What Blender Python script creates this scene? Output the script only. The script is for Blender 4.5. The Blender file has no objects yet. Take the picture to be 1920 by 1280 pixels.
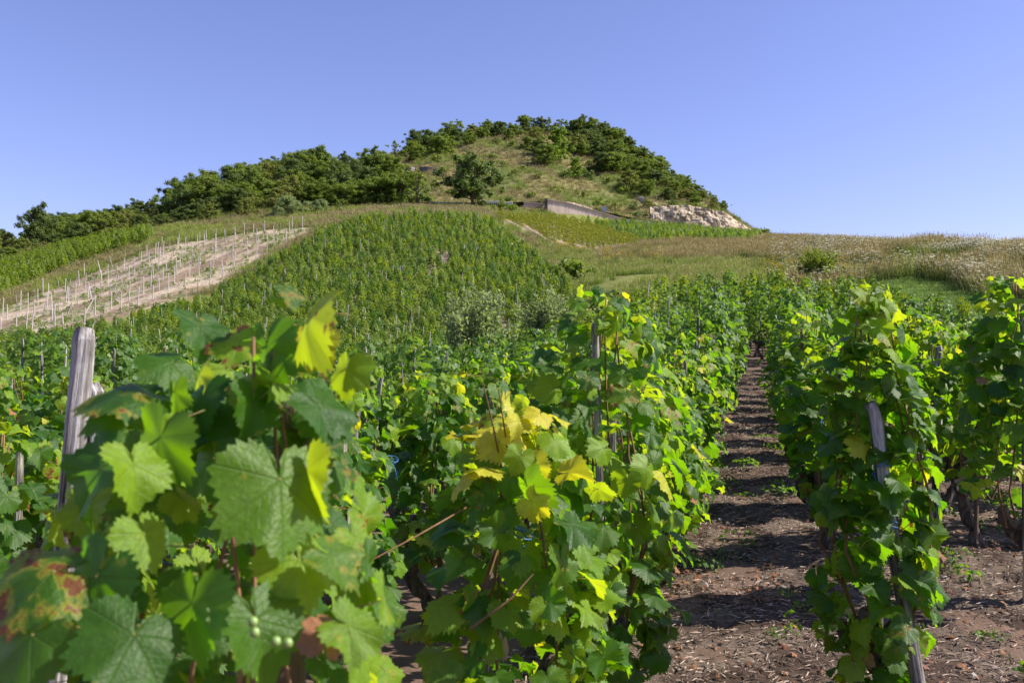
import bpy, math, random
import numpy as np
from mathutils import Vector, Matrix, Euler

PI = math.pi
rng = np.random.default_rng(11)
random.seed(11)
sc = bpy.context.scene
COL = sc.collection

# ------------------------------------------------------------------ camera, sky, sun
F = 1707.0                      # focal length in photo pixels (32 mm on a 36 mm sensor, 1920 wide)
PITCH = math.atan(60.0 / F)
CP, SP = math.cos(PITCH), math.sin(PITCH)
EYE = 1.65
cam_d = bpy.data.cameras.new('camera')
cam_d.sensor_width = 36.0
cam_d.lens = 32.0
cam_d.clip_start = 0.05
cam_d.clip_end = 3000.0
cam_d.dof.use_dof = True
cam_d.dof.focus_distance = 8.0
cam_d.dof.aperture_fstop = 8.0
cam = bpy.data.objects.new('camera', cam_d)
COL.objects.link(cam)
cam.location = (0, 0, EYE)
cam.rotation_euler = (PI / 2 + PITCH, 0, 0)
sc.camera = cam

SUN_AZ, SUN_EL = math.radians(93), math.radians(41)
world = bpy.data.worlds.new('World')
sc.world = world
world.use_nodes = True
wn = world.node_tree
for n in list(wn.nodes):
    wn.nodes.remove(n)
sky = wn.nodes.new('ShaderNodeTexSky')
sky.sky_type = 'NISHITA'
sky.sun_disc = False
sky.sun_elevation = SUN_EL
sky.sun_rotation = SUN_AZ
sky.altitude = 200
sky.air_density = 1.0
sky.dust_density = 0.6
sky.ozone_density = 3.0
tint = wn.nodes.new('ShaderNodeMix')
tint.data_type = 'RGBA'
tint.blend_type = 'MULTIPLY'
tint.inputs[0].default_value = 1.0
tint.inputs[7].default_value = (1.03, 0.86, 1.12, 1)
bg = wn.nodes.new('ShaderNodeBackground')
bg.inputs[1].default_value = 0.092
wo = wn.nodes.new('ShaderNodeOutputWorld')
wn.links.new(sky.outputs[0], tint.inputs[6])
wn.links.new(tint.outputs[2], bg.inputs[0])
wn.links.new(bg.outputs[0], wo.inputs[0])

sun_d = bpy.data.lights.new('sun', 'SUN')
sun_d.energy = 5.0
sun_d.angle = math.radians(0.53)
sun_d.color = (1.0, 0.93, 0.82)
sun = bpy.data.objects.new('sun', sun_d)
COL.objects.link(sun)
S = Vector((math.sin(SUN_AZ) * math.cos(SUN_EL), math.cos(SUN_AZ) * math.cos(SUN_EL), math.sin(SUN_EL)))
sun.rotation_euler = (-S).to_track_quat('-Z', 'Y').to_euler()
sun.location = (60, 0, 60)

sc.view_settings.view_transform = 'Standard'
sc.view_settings.look = 'None'
sc.view_settings.exposure = 0.97
sc.view_settings.gamma = 1.0
sc.view_settings.use_curve_mapping = False
sc.cycles.max_bounces = 7
sc.cycles.diffuse_bounces = 3
sc.cycles.transmission_bounces = 5
sc.cycles.transparent_max_bounces = 6
sc.cycles.caustics_reflective = False
sc.cycles.caustics_refractive = False


# ------------------------------------------------------------------ helpers
def zray(py, Y):
    """height above the ground datum that shows at photo row py at depth Y"""
    yc = (640.0 - np.asarray(py, float)) / F
    return EYE + np.asarray(Y, float) * (yc * CP + SP) / (CP - yc * SP)


def at(px, py, Y):
    yc = (640.0 - py) / F
    k = Y / (CP - yc * SP)
    return Vector(((px - 960.0) / F * k, Y, float(zray(py, Y))))


def project(X, Y, Z):
    X, Y, Z = np.asarray(X, float), np.asarray(Y, float), np.asarray(Z, float) - EYE
    d = Y * CP + Z * SP
    v = -Y * SP + Z * CP
    d = np.where(d < 0.05, 0.05, d)
    return 960 + F * X / d, 640 - F * v / d


def inside(poly, x, y):
    x, y = np.asarray(x, float), np.asarray(y, float)
    r = np.zeros(x.shape, bool)
    n = len(poly)
    for i in range(n):
        x0, y0 = poly[i]
        x1, y1 = poly[(i + 1) % n]
        c = ((y0 > y) != (y1 > y)) & (x < (x1 - x0) * (y - y0) / ((y1 - y0) + 1e-12) + x0)
        r ^= c
    return r


_perm = np.random.default_rng(5).permutation(512)


def vnoise(x, y, seed=0):
    x = np.asarray(x, float) + seed * 17.3
    y = np.asarray(y, float) + seed * 9.1
    xi, yi = np.floor(x).astype(int), np.floor(y).astype(int)
    fx, fy = x - xi, y - yi
    fx, fy = fx * fx * (3 - 2 * fx), fy * fy * (3 - 2 * fy)

    def h(a, b):
        return _perm[(_perm[a & 511] + b) & 511] / 511.0
    return (h(xi, yi) * (1 - fx) + h(xi + 1, yi) * fx) * (1 - fy) + (h(xi, yi + 1) * (1 - fx) + h(xi + 1, yi + 1) * fx) * fy


def fbm(x, y, octv=4, seed=0):
    s, a, t = 0, 0.5, 0
    for k in range(octv):
        s = s + a * vnoise(np.asarray(x) * 2 ** k, np.asarray(y) * 2 ** k, seed + k)
        t += a
        a *= 0.5
    return s / t


def make_mesh(name, verts, faces, mats=(), midx=None, smooth=False, uv=None, colors=None):
    """verts (n,3); faces: list of index arrays, all of one size per array"""
    me = bpy.data.meshes.new(name)
    verts = np.asarray(verts, np.float32)
    blocks = [np.asarray(f, np.int32) for f in faces if len(f)]
    nl = sum(b.size for b in blocks)
    npoly = sum(len(b) for b in blocks)
    me.vertices.add(len(verts))
    me.vertices.foreach_set('co', verts.ravel())
    loops = np.concatenate([b.ravel() for b in blocks]).astype(np.int32)
    sizes = np.concatenate([np.full(len(b), b.shape[1], np.int32) for b in blocks])
    starts = np.concatenate([[0], np.cumsum(sizes)[:-1]]).astype(np.int32)
    me.loops.add(nl)
    me.loops.foreach_set('vertex_index', loops)
    me.polygons.add(npoly)
    me.polygons.foreach_set('loop_start', starts)
    me.polygons.foreach_set('use_smooth', np.full(npoly, bool(smooth)))
    for m in mats:
        me.materials.append(m)
    if midx is not None:
        me.polygons.foreach_set('material_index', np.asarray(midx, np.int32))
    if uv is not None:
        l = me.uv_layers.new(name='UVMap')
        l.data.foreach_set('uv', np.asarray(uv, np.float32)[loops].ravel())
    if colors is not None:
        a = me.color_attributes.new('col', 'FLOAT_COLOR', 'POINT')
        c = np.ones((len(verts), 4), np.float32)
        c[:, :3] = colors
        a.data.foreach_set('color', c.ravel())
    me.update(calc_edges=True)
    return me


class MB:
    def __init__(self):
        self.v, self.f, self.m, self.c, self.n = [], {}, {}, [], 0

    def add(self, verts, faces, mat=0, col=(1, 1, 1)):
        verts = np.asarray(verts, float).reshape(-1, 3)
        self.v.append(verts)
        cc = np.empty((len(verts), 3))
        cc[:] = col
        self.c.append(cc)
        for f in faces:
            f = np.asarray(f, int)
            if f.ndim == 1:
                f = f[None]
            if len(f) == 0:
                continue
            self.f.setdefault(f.shape[1], []).append(f + self.n)
            self.m.setdefault(f.shape[1], []).append(np.full(len(f), mat))
        self.n += len(verts)

    def box(self, c, size, mat=0, rot=None, taper=1.0):
        s = np.array(size) / 2
        v = np.array([[x, y, z] for z in (-1, 1) for y in (-1, 1) for x in (-1, 1)], float)
        v[4:, :2] *= taper
        v = v * s
        if rot is not None:
            v = v @ np.array(rot).T
        self.add(v + np.array(c), [np.array([[0, 2, 3, 1], [4, 5, 7, 6], [0, 1, 5, 4], [2, 6, 7, 3], [0, 4, 6, 2], [1, 3, 7, 5]])], mat)

    def tube(self, pts, rad, seg=6, mat=0, rough=0.0, cap=True, col=(1, 1, 1)):
        pts = np.asarray(pts, float)
        n = len(pts)
        rad = np.broadcast_to(np.asarray(rad, float), (n,))
        tan = np.gradient(pts, axis=0)
        tan /= np.linalg.norm(tan, axis=1)[:, None] + 1e-9
        ref = np.array([1.0, 0.1, 0]) if abs(tan[0][2]) > 0.6 else np.array([0, 0.1, 1.0])
        a = np.cross(tan, ref)
        a /= np.linalg.norm(a, axis=1)[:, None] + 1e-9
        b = np.cross(tan, a)
        th = np.arange(seg) * 2 * PI / seg
        rr = rad[:, None] * (1 + rough * rng.uniform(-1, 1, (n, seg)))
        v = pts[:, None] + rr[..., None] * (np.cos(th)[None, :, None] * a[:, None] + np.sin(th)[None, :, None] * b[:, None])
        i = np.arange(n - 1)[:, None] * seg
        j = np.arange(seg)[None]
        k = (j + 1) % seg
        q = np.stack([i + j, i + k, i + seg + k, i + seg + j], -1).reshape(-1, 4)
        fs = [q]
        vv = v.reshape(-1, 3)
        if cap:
            vv = np.vstack([vv, pts[-1] + tan[-1] * rad[-1] * 0.3])
            t = np.stack([(n - 1) * seg + np.arange(seg), (n - 1) * seg + (np.arange(seg) + 1) % seg, np.full(seg, n * seg)], -1)
            fs.append(t)
        self.add(vv, fs, mat, col)

    def mesh(self, name, mats, smooth=False, colors=False):
        fs, ms = [], []
        for k in self.f:
            fs.append(np.concatenate(self.f[k]))
            ms.append(np.concatenate(self.m[k]))
        return make_mesh(name, np.concatenate(self.v), fs, mats, np.concatenate(ms), smooth,
                         colors=np.concatenate(self.c) if colors else None)


def link(name, me, parent=None, loc=None, rot=None, scale=None):
    o = bpy.data.objects.new(name, me)
    COL.objects.link(o)
    if parent is not None:
        o.parent = parent
    if loc is not None:
        o.location = loc
    if rot is not None:
        o.rotation_euler = rot
    if scale is not None:
        o.scale = scale if hasattr(scale, '__len__') else (scale,) * 3
    return o


def tag(o, label=None, cat=None, group=None, kind=None):
    if label:
        o['label'] = label
    if cat:
        o['category'] = cat
    if group:
        o['group'] = group
    if kind:
        o['kind'] = kind
    return o


def thing(name, label, cat, loc=(0, 0, 0), rz=0.0, group=None, scale=1.0):
    o = link(name, None, None, loc, (0, 0, rz), scale)
    return tag(o, label, cat, group)


# ------------------------------------------------------------------ materials
def new_mat(name):
    m = bpy.data.materials.new(name)
    m.use_nodes = True
    nt = m.node_tree
    for n in list(nt.nodes):
        nt.nodes.remove(n)
    return m, nt


class NT:
    """tiny node-graph writer"""
    def __init__(self, nt):
        self.nt = nt

    def n(self, typ, ins=None, **attrs):
        nd = self.nt.nodes.new(typ)
        for k, v in attrs.items():
            setattr(nd, k, v)
        for k, v in (ins or {}).items():
            s = nd.inputs[k]
            if isinstance(v, bpy.types.NodeSocket):
                self.nt.links.new(v, s)
            else:
                s.default_value = v
        return nd

    def math(self, op, a, b=0.0, c=None):
        d = {0: a, 1: b}
        if c is not None:
            d[2] = c
        return self.n('ShaderNodeMath', d, operation=op).outputs[0]

    def mix(self, fac, a, b, blend='MIX'):
        def c4(v):
            return v if isinstance(v, bpy.types.NodeSocket) else (*v, 1)
        return self.n('ShaderNodeMix', {0: fac, 6: c4(a), 7: c4(b)}, data_type='RGBA', blend_type=blend).outputs[2]

    def ramp(self, fac, stops, interp='LINEAR'):
        nd = self.n('ShaderNodeValToRGB', {0: fac})
        cr = nd.color_ramp
        cr.interpolation = interp
        while len(cr.elements) < len(stops):
            cr.elements.new(0.5)
        for e, (p, c) in zip(cr.elements, stops):
            e.position = p
            e.color = (*c, 1) if len(c) == 3 else c
        return nd.outputs[0]

    def noise(self, vec, scale, detail=4, rough=0.6):
        d = {'Scale': scale, 'Detail': detail, 'Roughness': rough}
        if vec is not None:
            d['Vector'] = vec
        return self.n('ShaderNodeTexNoise', d).outputs[0]

    def rnd(self):
        a = self.n('ShaderNodeObjectInfo').outputs['Random']
        b = self.n('ShaderNodeNewGeometry').outputs['Random Per Island']
        return self.math('FRACT', self.math('ADD', a, b))

    def bump(self, h, strength=0.3, dist=0.01):
        return self.n('ShaderNodeBump', {'Height': h, 'Strength': strength, 'Distance': dist}).outputs[0]

    def out(self, sh):
        self.n('ShaderNodeOutputMaterial', {0: sh})


def leaf_mat(name, tops, trans, under, vein=None, mixf=0.46, whole=0.0, rough=0.46, spots=0.0, spec=0.32, spotcol=(0.16, 0.06, 0.02)):
    m, nt = new_mat(name)
    g = NT(nt)
    r = g.rnd()
    if whole:
        r = g.math('ADD', g.math('MULTIPLY', g.n('ShaderNodeObjectInfo').outputs['Random'], 0.7), g.math('MULTIPLY', g.n('ShaderNodeNewGeometry').outputs['Random Per Island'], 0.3))
    n = len(tops)
    col = g.ramp(r, [(i / max(1, n - 1), c) for i, c in enumerate(tops)])
    tcol = g.ramp(r, [(i / max(1, len(trans) - 1), c) for i, c in enumerate(trans)])
    geo = g.n('ShaderNodeNewGeometry')
    if under is not None:
        col = g.mix(geo.outputs['Backfacing'], col, under)
    normal = None
    if vein is not None:
        uv = g.n('ShaderNodeUVMap').outputs[0]
        sep = g.n('ShaderNodeSeparateXYZ', {0: uv})
        x, y = sep.outputs[0], sep.outputs[1]
        ang = g.math('ARCTAN2', x, y)
        rad = g.math('SQRT', g.math('ADD', g.math('MULTIPLY', x, x), g.math('MULTIPLY', y, y)))
        step = math.radians(27)
        d = g.math('PINGPONG', ang, step)                  # angle off the nearest main vein
        perp = g.math('MULTIPLY', rad, g.math('SINE', d))
        along = g.math('MULTIPLY', rad, g.math('COSINE', d))
        w = g.math('SUBTRACT', 0.026, g.math('MULTIPLY', rad, 0.012))
        v1 = g.n('ShaderNodeMapRange', {0: perp, 1: 0.0, 2: w, 3: 1.0, 4: 0.0}).outputs[0]
        q = g.math('SUBTRACT', along, g.math('MULTIPLY', perp, 0.95))
        pp = g.math('PINGPONG', q, 0.075)
        v2 = g.n('ShaderNodeMapRange', {0: pp, 1: 0.0, 2: 0.012, 3: 0.55, 4: 0.0}).outputs[0]
        v2 = g.math('MULTIPLY', v2, 0.6)
        v = g.math('MAXIMUM', v1, v2)
        col = g.mix(g.math('MULTIPLY', v, 0.2), col, vein)
        tcol = g.mix(g.math('MULTIPLY', v1, 0.5), tcol, vein)
        off = g.n('ShaderNodeVectorMath', {0: uv, 1: g.n('ShaderNodeCombineXYZ', {0: g.math('MULTIPLY', r, 91.0), 1: g.math('MULTIPLY', r, 37.0)}).outputs[0]}, operation='ADD').outputs[0]
        nz = g.noise(off, 7.0, 4)
        blister = g.noise(off, 16.0, 2)
        hgt = g.math('ADD', g.math('MULTIPLY', v, -0.8), g.math('MULTIPLY', blister, 0.9))
        normal = g.bump(hgt, 0.4, 0.004)
        lite = g.n('ShaderNodeMapRange', {0: nz, 1: 0.35, 2: 0.7, 3: 0.8, 4: 1.25}).outputs[0]
        col = g.mix(1.0, col, g.n('ShaderNodeCombineColor', {0: lite, 1: lite, 2: lite}).outputs[0], 'MULTIPLY')
        if spots > 0:
            sp = g.noise(off, 2.2, 5, 0.65)
            gate = g.n('ShaderNodeMapRange', {0: g.math('FRACT', g.math('MULTIPLY', r, 7.13)), 1: 1 - spots, 2: 1.0, 3: 0.0, 4: 0.16}).outputs[0]
            thr = g.math('SUBTRACT', 0.72, gate)
            edge = g.math('MULTIPLY', g.math('POWER', rad, 3.0), 0.06)
            s = g.n('ShaderNodeMapRange', {0: g.math('ADD', sp, edge), 1: thr, 2: g.math('ADD', thr, 0.035), 3: 0.0, 4: 1.0}).outputs[0]
            halo = g.n('ShaderNodeMapRange', {0: g.math('ADD', sp, edge), 1: g.math('SUBTRACT', thr, 0.09), 2: thr, 3: 0.0, 4: 0.7}).outputs[0]
            col = g.mix(halo, col, (0.30, 0.26, 0.03))
            col = g.mix(s, col, spotcol)
            tcol = g.mix(s, tcol, (0.22, 0.07, 0.015))
    ins = {'Base Color': col, 'Roughness': rough, 'Specular IOR Level': spec}
    if normal is not None:
        ins['Normal'] = normal
    p = g.n('ShaderNodeBsdfPrincipled', ins).outputs[0]
    t = g.n('ShaderNodeBsdfTranslucent', {0: tcol}).outputs[0]
    g.out(g.n('ShaderNodeMixShader', {0: mixf, 1: p, 2: t}).outputs[0])
    return m


def simple_mat(name, c1, c2, scale=6.0, rough=0.85, bump=0.4, dist=0.02, stretch=(1, 1, 1), spec=0.3, c3=None):
    m, nt = new_mat(name)
    g = NT(nt)
    tc = g.n('ShaderNodeTexCoord').outputs['Object']
    mp = g.n('ShaderNodeMapping', {'Vector': tc, 'Scale': stretch}).outputs[0]
    nz = g.noise(mp, scale, 6, 0.65)
    stops = [(0.3, c1), (0.7, c2)] if c3 is None else [(0.38, c1), (0.5, c2), (0.63, c3)]
    col = g.ramp(nz, stops)
    fine = g.noise(mp, scale * 5, 4, 0.7)
    h = g.math('ADD', nz, g.math('MULTIPLY', fine, 0.5))
    g.out(g.n('ShaderNodeBsdfPrincipled', {'Base Color': col, 'Roughness': rough, 'Specular IOR Level': spec, 'Normal': g.bump(h, bump, dist)}).outputs[0])
    return m


def ground_mat(name, fine_scale, bump, dist, var=0.35):
    """base colour from the ground's own 'col' attribute, broken up by noise"""
    m, nt = new_mat(name)
    g = NT(nt)
    pos = g.n('ShaderNodeNewGeometry').outputs['Position']
    base = g.n('ShaderNodeVertexColor', layer_name='col').outputs[0]
    a = g.noise(pos, fine_scale, 8, 0.7)
    b = g.noise(pos, fine_scale * 0.13, 5, 0.6)
    f = g.n('ShaderNodeMapRange', {0: g.math('ADD', g.math('MULTIPLY', a, 0.65), g.math('MULTIPLY', b, 0.35)), 1: 0.3, 2: 0.7, 3: 1 - var, 4: 1 + var}).outputs[0]
    col = g.mix(1.0, base, g.n('ShaderNodeCombineColor', {0: f, 1: f, 2: f}).outputs[0], 'MULTIPLY')
    g.out(g.n('ShaderNodeBsdfPrincipled', {'Base Color': col, 'Roughness': 0.95, 'Specular IOR Level': 0.15, 'Normal': g.bump(a, bump, dist)}).outputs[0])
    return m


GREEN = leaf_mat('vine_leaf_green',
                 [(0.020, 0.066, 0.005), (0.036, 0.098, 0.006), (0.025, 0.075, 0.008), (0.060, 0.135, 0.007)],
                 [(0.13, 0.40, 0.003), (0.30, 0.58, 0.004), (0.18, 0.46, 0.004), (0.46, 0.66, 0.005)],
                 (0.085, 0.14, 0.03), vein=(0.12, 0.20, 0.05), spots=0.24, mixf=0.44, spec=0.34, rough=0.46)
LIME = leaf_mat('vine_leaf_lime',
                [(0.095, 0.20, 0.010), (0.15, 0.26, 0.012), (0.12, 0.23, 0.012)],
                [(0.46, 0.66, 0.008), (0.56, 0.68, 0.010)],
                (0.19, 0.26, 0.06), vein=(0.26, 0.33, 0.07), spots=0.3)
YELLOW = leaf_mat('vine_leaf_yellow',
                  [(0.46, 0.42, 0.025), (0.36, 0.40, 0.025), (0.52, 0.46, 0.04)],
                  [(0.78, 0.68, 0.01), (0.66, 0.68, 0.015)],
                  (0.44, 0.44, 0.06), vein=(0.42, 0.46, 0.08), spots=0.15)
DRY = leaf_mat('vine_leaf_dry',
               [(0.18, 0.075, 0.035), (0.27, 0.12, 0.05), (0.22, 0.09, 0.05)],
               [(0.25, 0.09, 0.03)], (0.25, 0.14, 0.08), vein=(0.3, 0.17, 0.09), mixf=0.25, rough=0.7)
VFOL = leaf_mat('vine_foliage_mid',
                [(0.028, 0.080, 0.007), (0.052, 0.115, 0.009), (0.036, 0.09, 0.010), (0.095, 0.165, 0.010), (0.044, 0.10, 0.008)],
                [(0.15, 0.33, 0.014), (0.24, 0.43, 0.018), (0.17, 0.36, 0.02), (0.32, 0.48, 0.02), (0.2, 0.4, 0.02)],
                (0.10, 0.16, 0.045), rough=0.5, spec=0.36, mixf=0.40)
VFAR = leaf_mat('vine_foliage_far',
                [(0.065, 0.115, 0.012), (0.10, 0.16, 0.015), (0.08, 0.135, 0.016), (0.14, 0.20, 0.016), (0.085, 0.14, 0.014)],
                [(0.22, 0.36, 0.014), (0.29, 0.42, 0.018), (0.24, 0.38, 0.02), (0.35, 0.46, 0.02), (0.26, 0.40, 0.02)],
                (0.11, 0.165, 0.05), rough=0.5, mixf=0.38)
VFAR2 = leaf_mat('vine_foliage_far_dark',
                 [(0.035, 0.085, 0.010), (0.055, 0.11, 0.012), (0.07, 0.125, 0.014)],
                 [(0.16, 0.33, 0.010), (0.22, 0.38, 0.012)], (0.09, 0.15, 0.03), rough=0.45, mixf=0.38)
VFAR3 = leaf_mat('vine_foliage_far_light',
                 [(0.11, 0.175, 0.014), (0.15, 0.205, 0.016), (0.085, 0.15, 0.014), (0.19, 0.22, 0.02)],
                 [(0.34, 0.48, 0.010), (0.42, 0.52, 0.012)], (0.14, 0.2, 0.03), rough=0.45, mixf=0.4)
VGOLD = leaf_mat('vine_foliage_gold',
                 [(0.13, 0.17, 0.022), (0.19, 0.21, 0.025), (0.16, 0.20, 0.02), (0.11, 0.16, 0.02)],
                 [(0.38, 0.42, 0.02), (0.42, 0.42, 0.02)], (0.2, 0.23, 0.05), rough=0.55)
T_DARK = leaf_mat('tree_foliage_dark', [(0.052, 0.092, 0.022), (0.10, 0.135, 0.024), (0.07, 0.115, 0.03)], [(0.15, 0.24, 0.02), (0.18, 0.27, 0.02)], None, whole=1.0, mixf=0.3, rough=0.55)
T_MID = leaf_mat('tree_foliage_mid', [(0.075, 0.125, 0.018), (0.16, 0.205, 0.022), (0.10, 0.16, 0.02), (0.18, 0.20, 0.03)], [(0.24, 0.35, 0.015), (0.29, 0.40, 0.015)], None, whole=1.0, mixf=0.34, rough=0.55)
T_OLIVE = leaf_mat('tree_foliage_olive', [(0.12, 0.165, 0.026), (0.165, 0.195, 0.034), (0.15, 0.16, 0.04)], [(0.28, 0.33, 0.02), (0.32, 0.35, 0.025)], None, whole=1.0, mixf=0.3, rough=0.6)
T_GREY = leaf_mat('tree_foliage_grey_green', [(0.15, 0.195, 0.085), (0.18, 0.225, 0.10), (0.13, 0.18, 0.075)], [(0.34, 0.45, 0.12), (0.38, 0.47, 0.13)], None, whole=1.0, mixf=0.46, rough=0.5)
T_LIME = leaf_mat('tree_foliage_bright', [(0.09, 0.16, 0.012), (0.12, 0.20, 0.015)], [(0.28, 0.42, 0.012), (0.33, 0.46, 0.015)], None, whole=1.0, mixf=0.42, rough=0.5)
BARK = simple_mat('tree_bark', (0.07, 0.05, 0.038), (0.16, 0.125, 0.095), 5, 0.9, 0.8, 0.05, (1, 1, 0.3))
VBARK = simple_mat('vine_bark', (0.04, 0.03, 0.025), (0.11, 0.085, 0.07), 30, 0.95, 1.0, 0.012, (1, 1, 0.25), c3=(0.16, 0.13, 0.115))
CANE = simple_mat('vine_cane', (0.11, 0.055, 0.028), (0.24, 0.13, 0.06), 25, 0.7, 0.3, 0.004, (1, 1, 0.3))
GCANE = simple_mat('green_shoot', (0.16, 0.22, 0.05), (0.26, 0.30, 0.08), 25, 0.6, 0.2, 0.003)
WOOD = simple_mat('weathered_wood', (0.035, 0.03, 0.028), (0.20, 0.185, 0.175), 34, 0.92, 1.0, 0.012, (1, 1, 0.06), c3=(0.52, 0.50, 0.48))
PALEWOOD = simple_mat('pale_stake_wood', (0.30, 0.27, 0.25), (0.52, 0.47, 0.43), 12, 0.85, 0.4, 0.01, (1, 1, 0.1))
BROWNWOOD = simple_mat('brown_stake_wood', (0.07, 0.045, 0.03), (0.17, 0.12, 0.085), 16, 0.85, 0.6, 0.01, (1, 1, 0.1))
TWINE = simple_mat('blue_twine', (0.03, 0.11, 0.30), (0.07, 0.22, 0.46), 60, 0.5, 0.2, 0.002)
STRAW = simple_mat('straw_litter', (0.12, 0.085, 0.06), (0.33, 0.25, 0.18), 9, 0.85, 0.2, 0.003)


# ------------------------------------------------------------------ terrain
NEAR = [(-60, None), (0, None)]
COLS = {
    -900: [(40, 668), (70, 655), (95, 615), (125, 575), (140, 565), (200, 560), (400, 600)],
    -300: [(40, 670), (70, 645), (95, 590), (125, 537), (140, 527), (200, 515), (400, 560)],
    0: [(40, 670), (60, 656), (70, 636), (95, 565), (105, 548), (125, 507), (132, 495), (150, 478), (190, 464), (260, 472), (400, 520)],
    150: [(40, 668), (60, 645), (72, 607), (95, 545), (112, 505), (128, 468), (135, 458), (160, 444), (195, 432), (260, 445), (400, 500)],
    300: [(40, 667), (58, 640), (75, 577), (95, 512), (115, 462), (130, 435), (138, 425), (160, 408), (195, 394), (260, 410), (400, 480)],
    450: [(40, 665), (60, 630), (80, 552), (100, 477), (115, 442), (130, 417), (140, 403), (165, 370), (195, 350), (260, 372), (400, 460)],
    560: [(40, 663), (60, 620), (80, 537), (100, 462), (115, 430), (130, 410), (140, 398), (165, 350), (195, 324), (260, 352), (400, 450)],
    700: [(40, 661), (60, 610), (80, 527), (100, 452), (115, 413), (125, 398), (138, 391), (146, 389), (165, 350), (185, 318), (205, 300), (260, 325), (400, 440)],
    800: [(40, 660), (60, 603), (80, 522), (100, 447), (115, 407), (128, 391), (137, 386), (147, 385), (160, 350), (180, 306), (205, 276), (230, 272), (280, 305), (400, 420)],
    900: [(40, 655), (60, 595), (80, 520), (100, 450), (115, 410), (128, 396), (137, 391), (146, 387), (149, 385), (160, 362), (185, 304), (210, 260), (235, 256), (290, 300), (400, 420)],
    1000: [(40, 640), (50, 612), (60, 577), (80, 512), (100, 464), (118, 428), (130, 414), (139, 409), (146, 402), (149, 384), (155, 381), (165, 354), (190, 292), (215, 252), (235, 249), (290, 300), (400, 420)],
    1030: [(40, 635), (50, 605), (60, 570), (80, 512), (100, 466), (118, 432), (130, 418), (139, 412), (146, 405), (149, 382), (155, 379), (165, 354), (190, 292), (215, 252), (235, 249), (290, 300), (400, 420)],
    1100: [(30, 650), (40, 606), (50, 572), (60, 540), (80, 500), (100, 472), (120, 446), (138, 424), (146, 411), (149, 397), (155, 393), (165, 374), (190, 308), (212, 258), (230, 252), (290, 300), (400, 420)],
    1165: [(30, 648), (40, 595), (50, 562), (60, 532), (80, 490), (100, 464), (120, 444), (138, 430), (146, 421), (149, 412), (155, 409), (165, 391), (188, 323), (205, 276), (225, 274), (290, 330), (400, 430)],
    1250: [(30, 646), (40, 592), (50, 559), (60, 527), (80, 487), (100, 462), (120, 448), (140, 433), (149, 426), (156, 422), (160, 404), (172, 374), (185, 340), (195, 331), (240, 350), (400, 440)],
    1350: [(30, 645), (38, 592), (50, 555), (60, 522), (80, 482), (100, 458), (120, 448), (140, 440), (149, 436), (156, 433), (161, 408), (170, 392), (180, 388), (220, 410), (400, 460)],
    1432: [(30, 642), (38, 595), (50, 552), (60, 515), (78, 482), (95, 458), (115, 449), (140, 446), (149, 443), (156, 443), (162, 441), (175, 448), (220, 470), (400, 520)],
    1500: [(28, 645), (36, 598), (48, 548), (60, 508), (75, 478), (90, 459), (105, 452), (130, 458), (160, 470), (400, 540)],
    1600: [(27, 664), (34, 610), (45, 552), (55, 512), (70, 477), (85, 463), (100, 463), (140, 480), (400, 550)],
    1750: [(24, 702), (29, 662), (34, 612), (40, 570), (48, 527), (60, 488), (72, 468), (85, 470), (140, 510), (400, 570)],
    1920: [(24, 702), (29, 662), (34, 610), (38, 575), (43, 545), (52, 500), (62, 476), (75, 480), (140, 530), (400, 590)],
    2700: [(24, 702), (28, 670), (36, 600), (42, 560), (52, 525), (62, 505), (75, 510), (140, 560), (400, 610)],
}
_PX = np.arange(-1600, 3600, 20.0)
_YY = np.arange(0, 421, 1.0)
_cols = sorted(COLS)
_tab = []
for c in _cols:
    kn = [(a, float(zray(b, a))) for a, b in COLS[c]]
    w = float(np.interp(c, [950, 1060, 1250], [0, 0.35, 1]))      # the ground left of the path dips before the slope
    if w < 1:
        lo = np.interp([5, 10, 20, 30, 40, 50], [5, 10, 20, 30, 40, 50], [0.32, 0.40, 0.5, 0.9, 1.5, 2.6])
        full = np.interp([5, 10, 20, 30, 40, 50], [0, 20] + [k[0] for k in kn], [0, 1.6] + [k[1] for k in kn])
        kn = [(a, l * (1 - w) + f * w) for a, l, f in zip([5, 10, 20, 30, 40, 50], lo, full)] + [k for k in kn if k[0] > 50]
    else:
        e = float(np.interp(c, [1450, 1750], [0, 1]))
        kn = [(10, 0.8 - 0.22 * e), (20, 1.6 - 0.5 * e)] + kn
    ys = [0] + [k[0] for k in kn] + [420]
    zs = [0.0] + [k[1] for k in kn]
    zs.append(zs[-1])
    _tab.append(np.interp(_YY, ys, zs))
_tab = np.array(_tab)
TAB = np.stack([np.interp(_PX, _cols, _tab[:, k]) for k in range(len(_YY))], 1)


def _smooth(a, s, axis):
    k = np.exp(-0.5 * (np.arange(-3 * s, 3 * s + 1) / s) ** 2)
    k /= k.sum()
    p = [(0, 0), (0, 0)]
    p[axis] = (3 * s, 3 * s)
    b = np.pad(a, p, mode='edge')
    return np.apply_along_axis(lambda v: np.convolve(v, k, 'valid'), axis, b)


TAB = _smooth(TAB, 2, 1)
TAB = _smooth(TAB, 1, 0)


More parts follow.
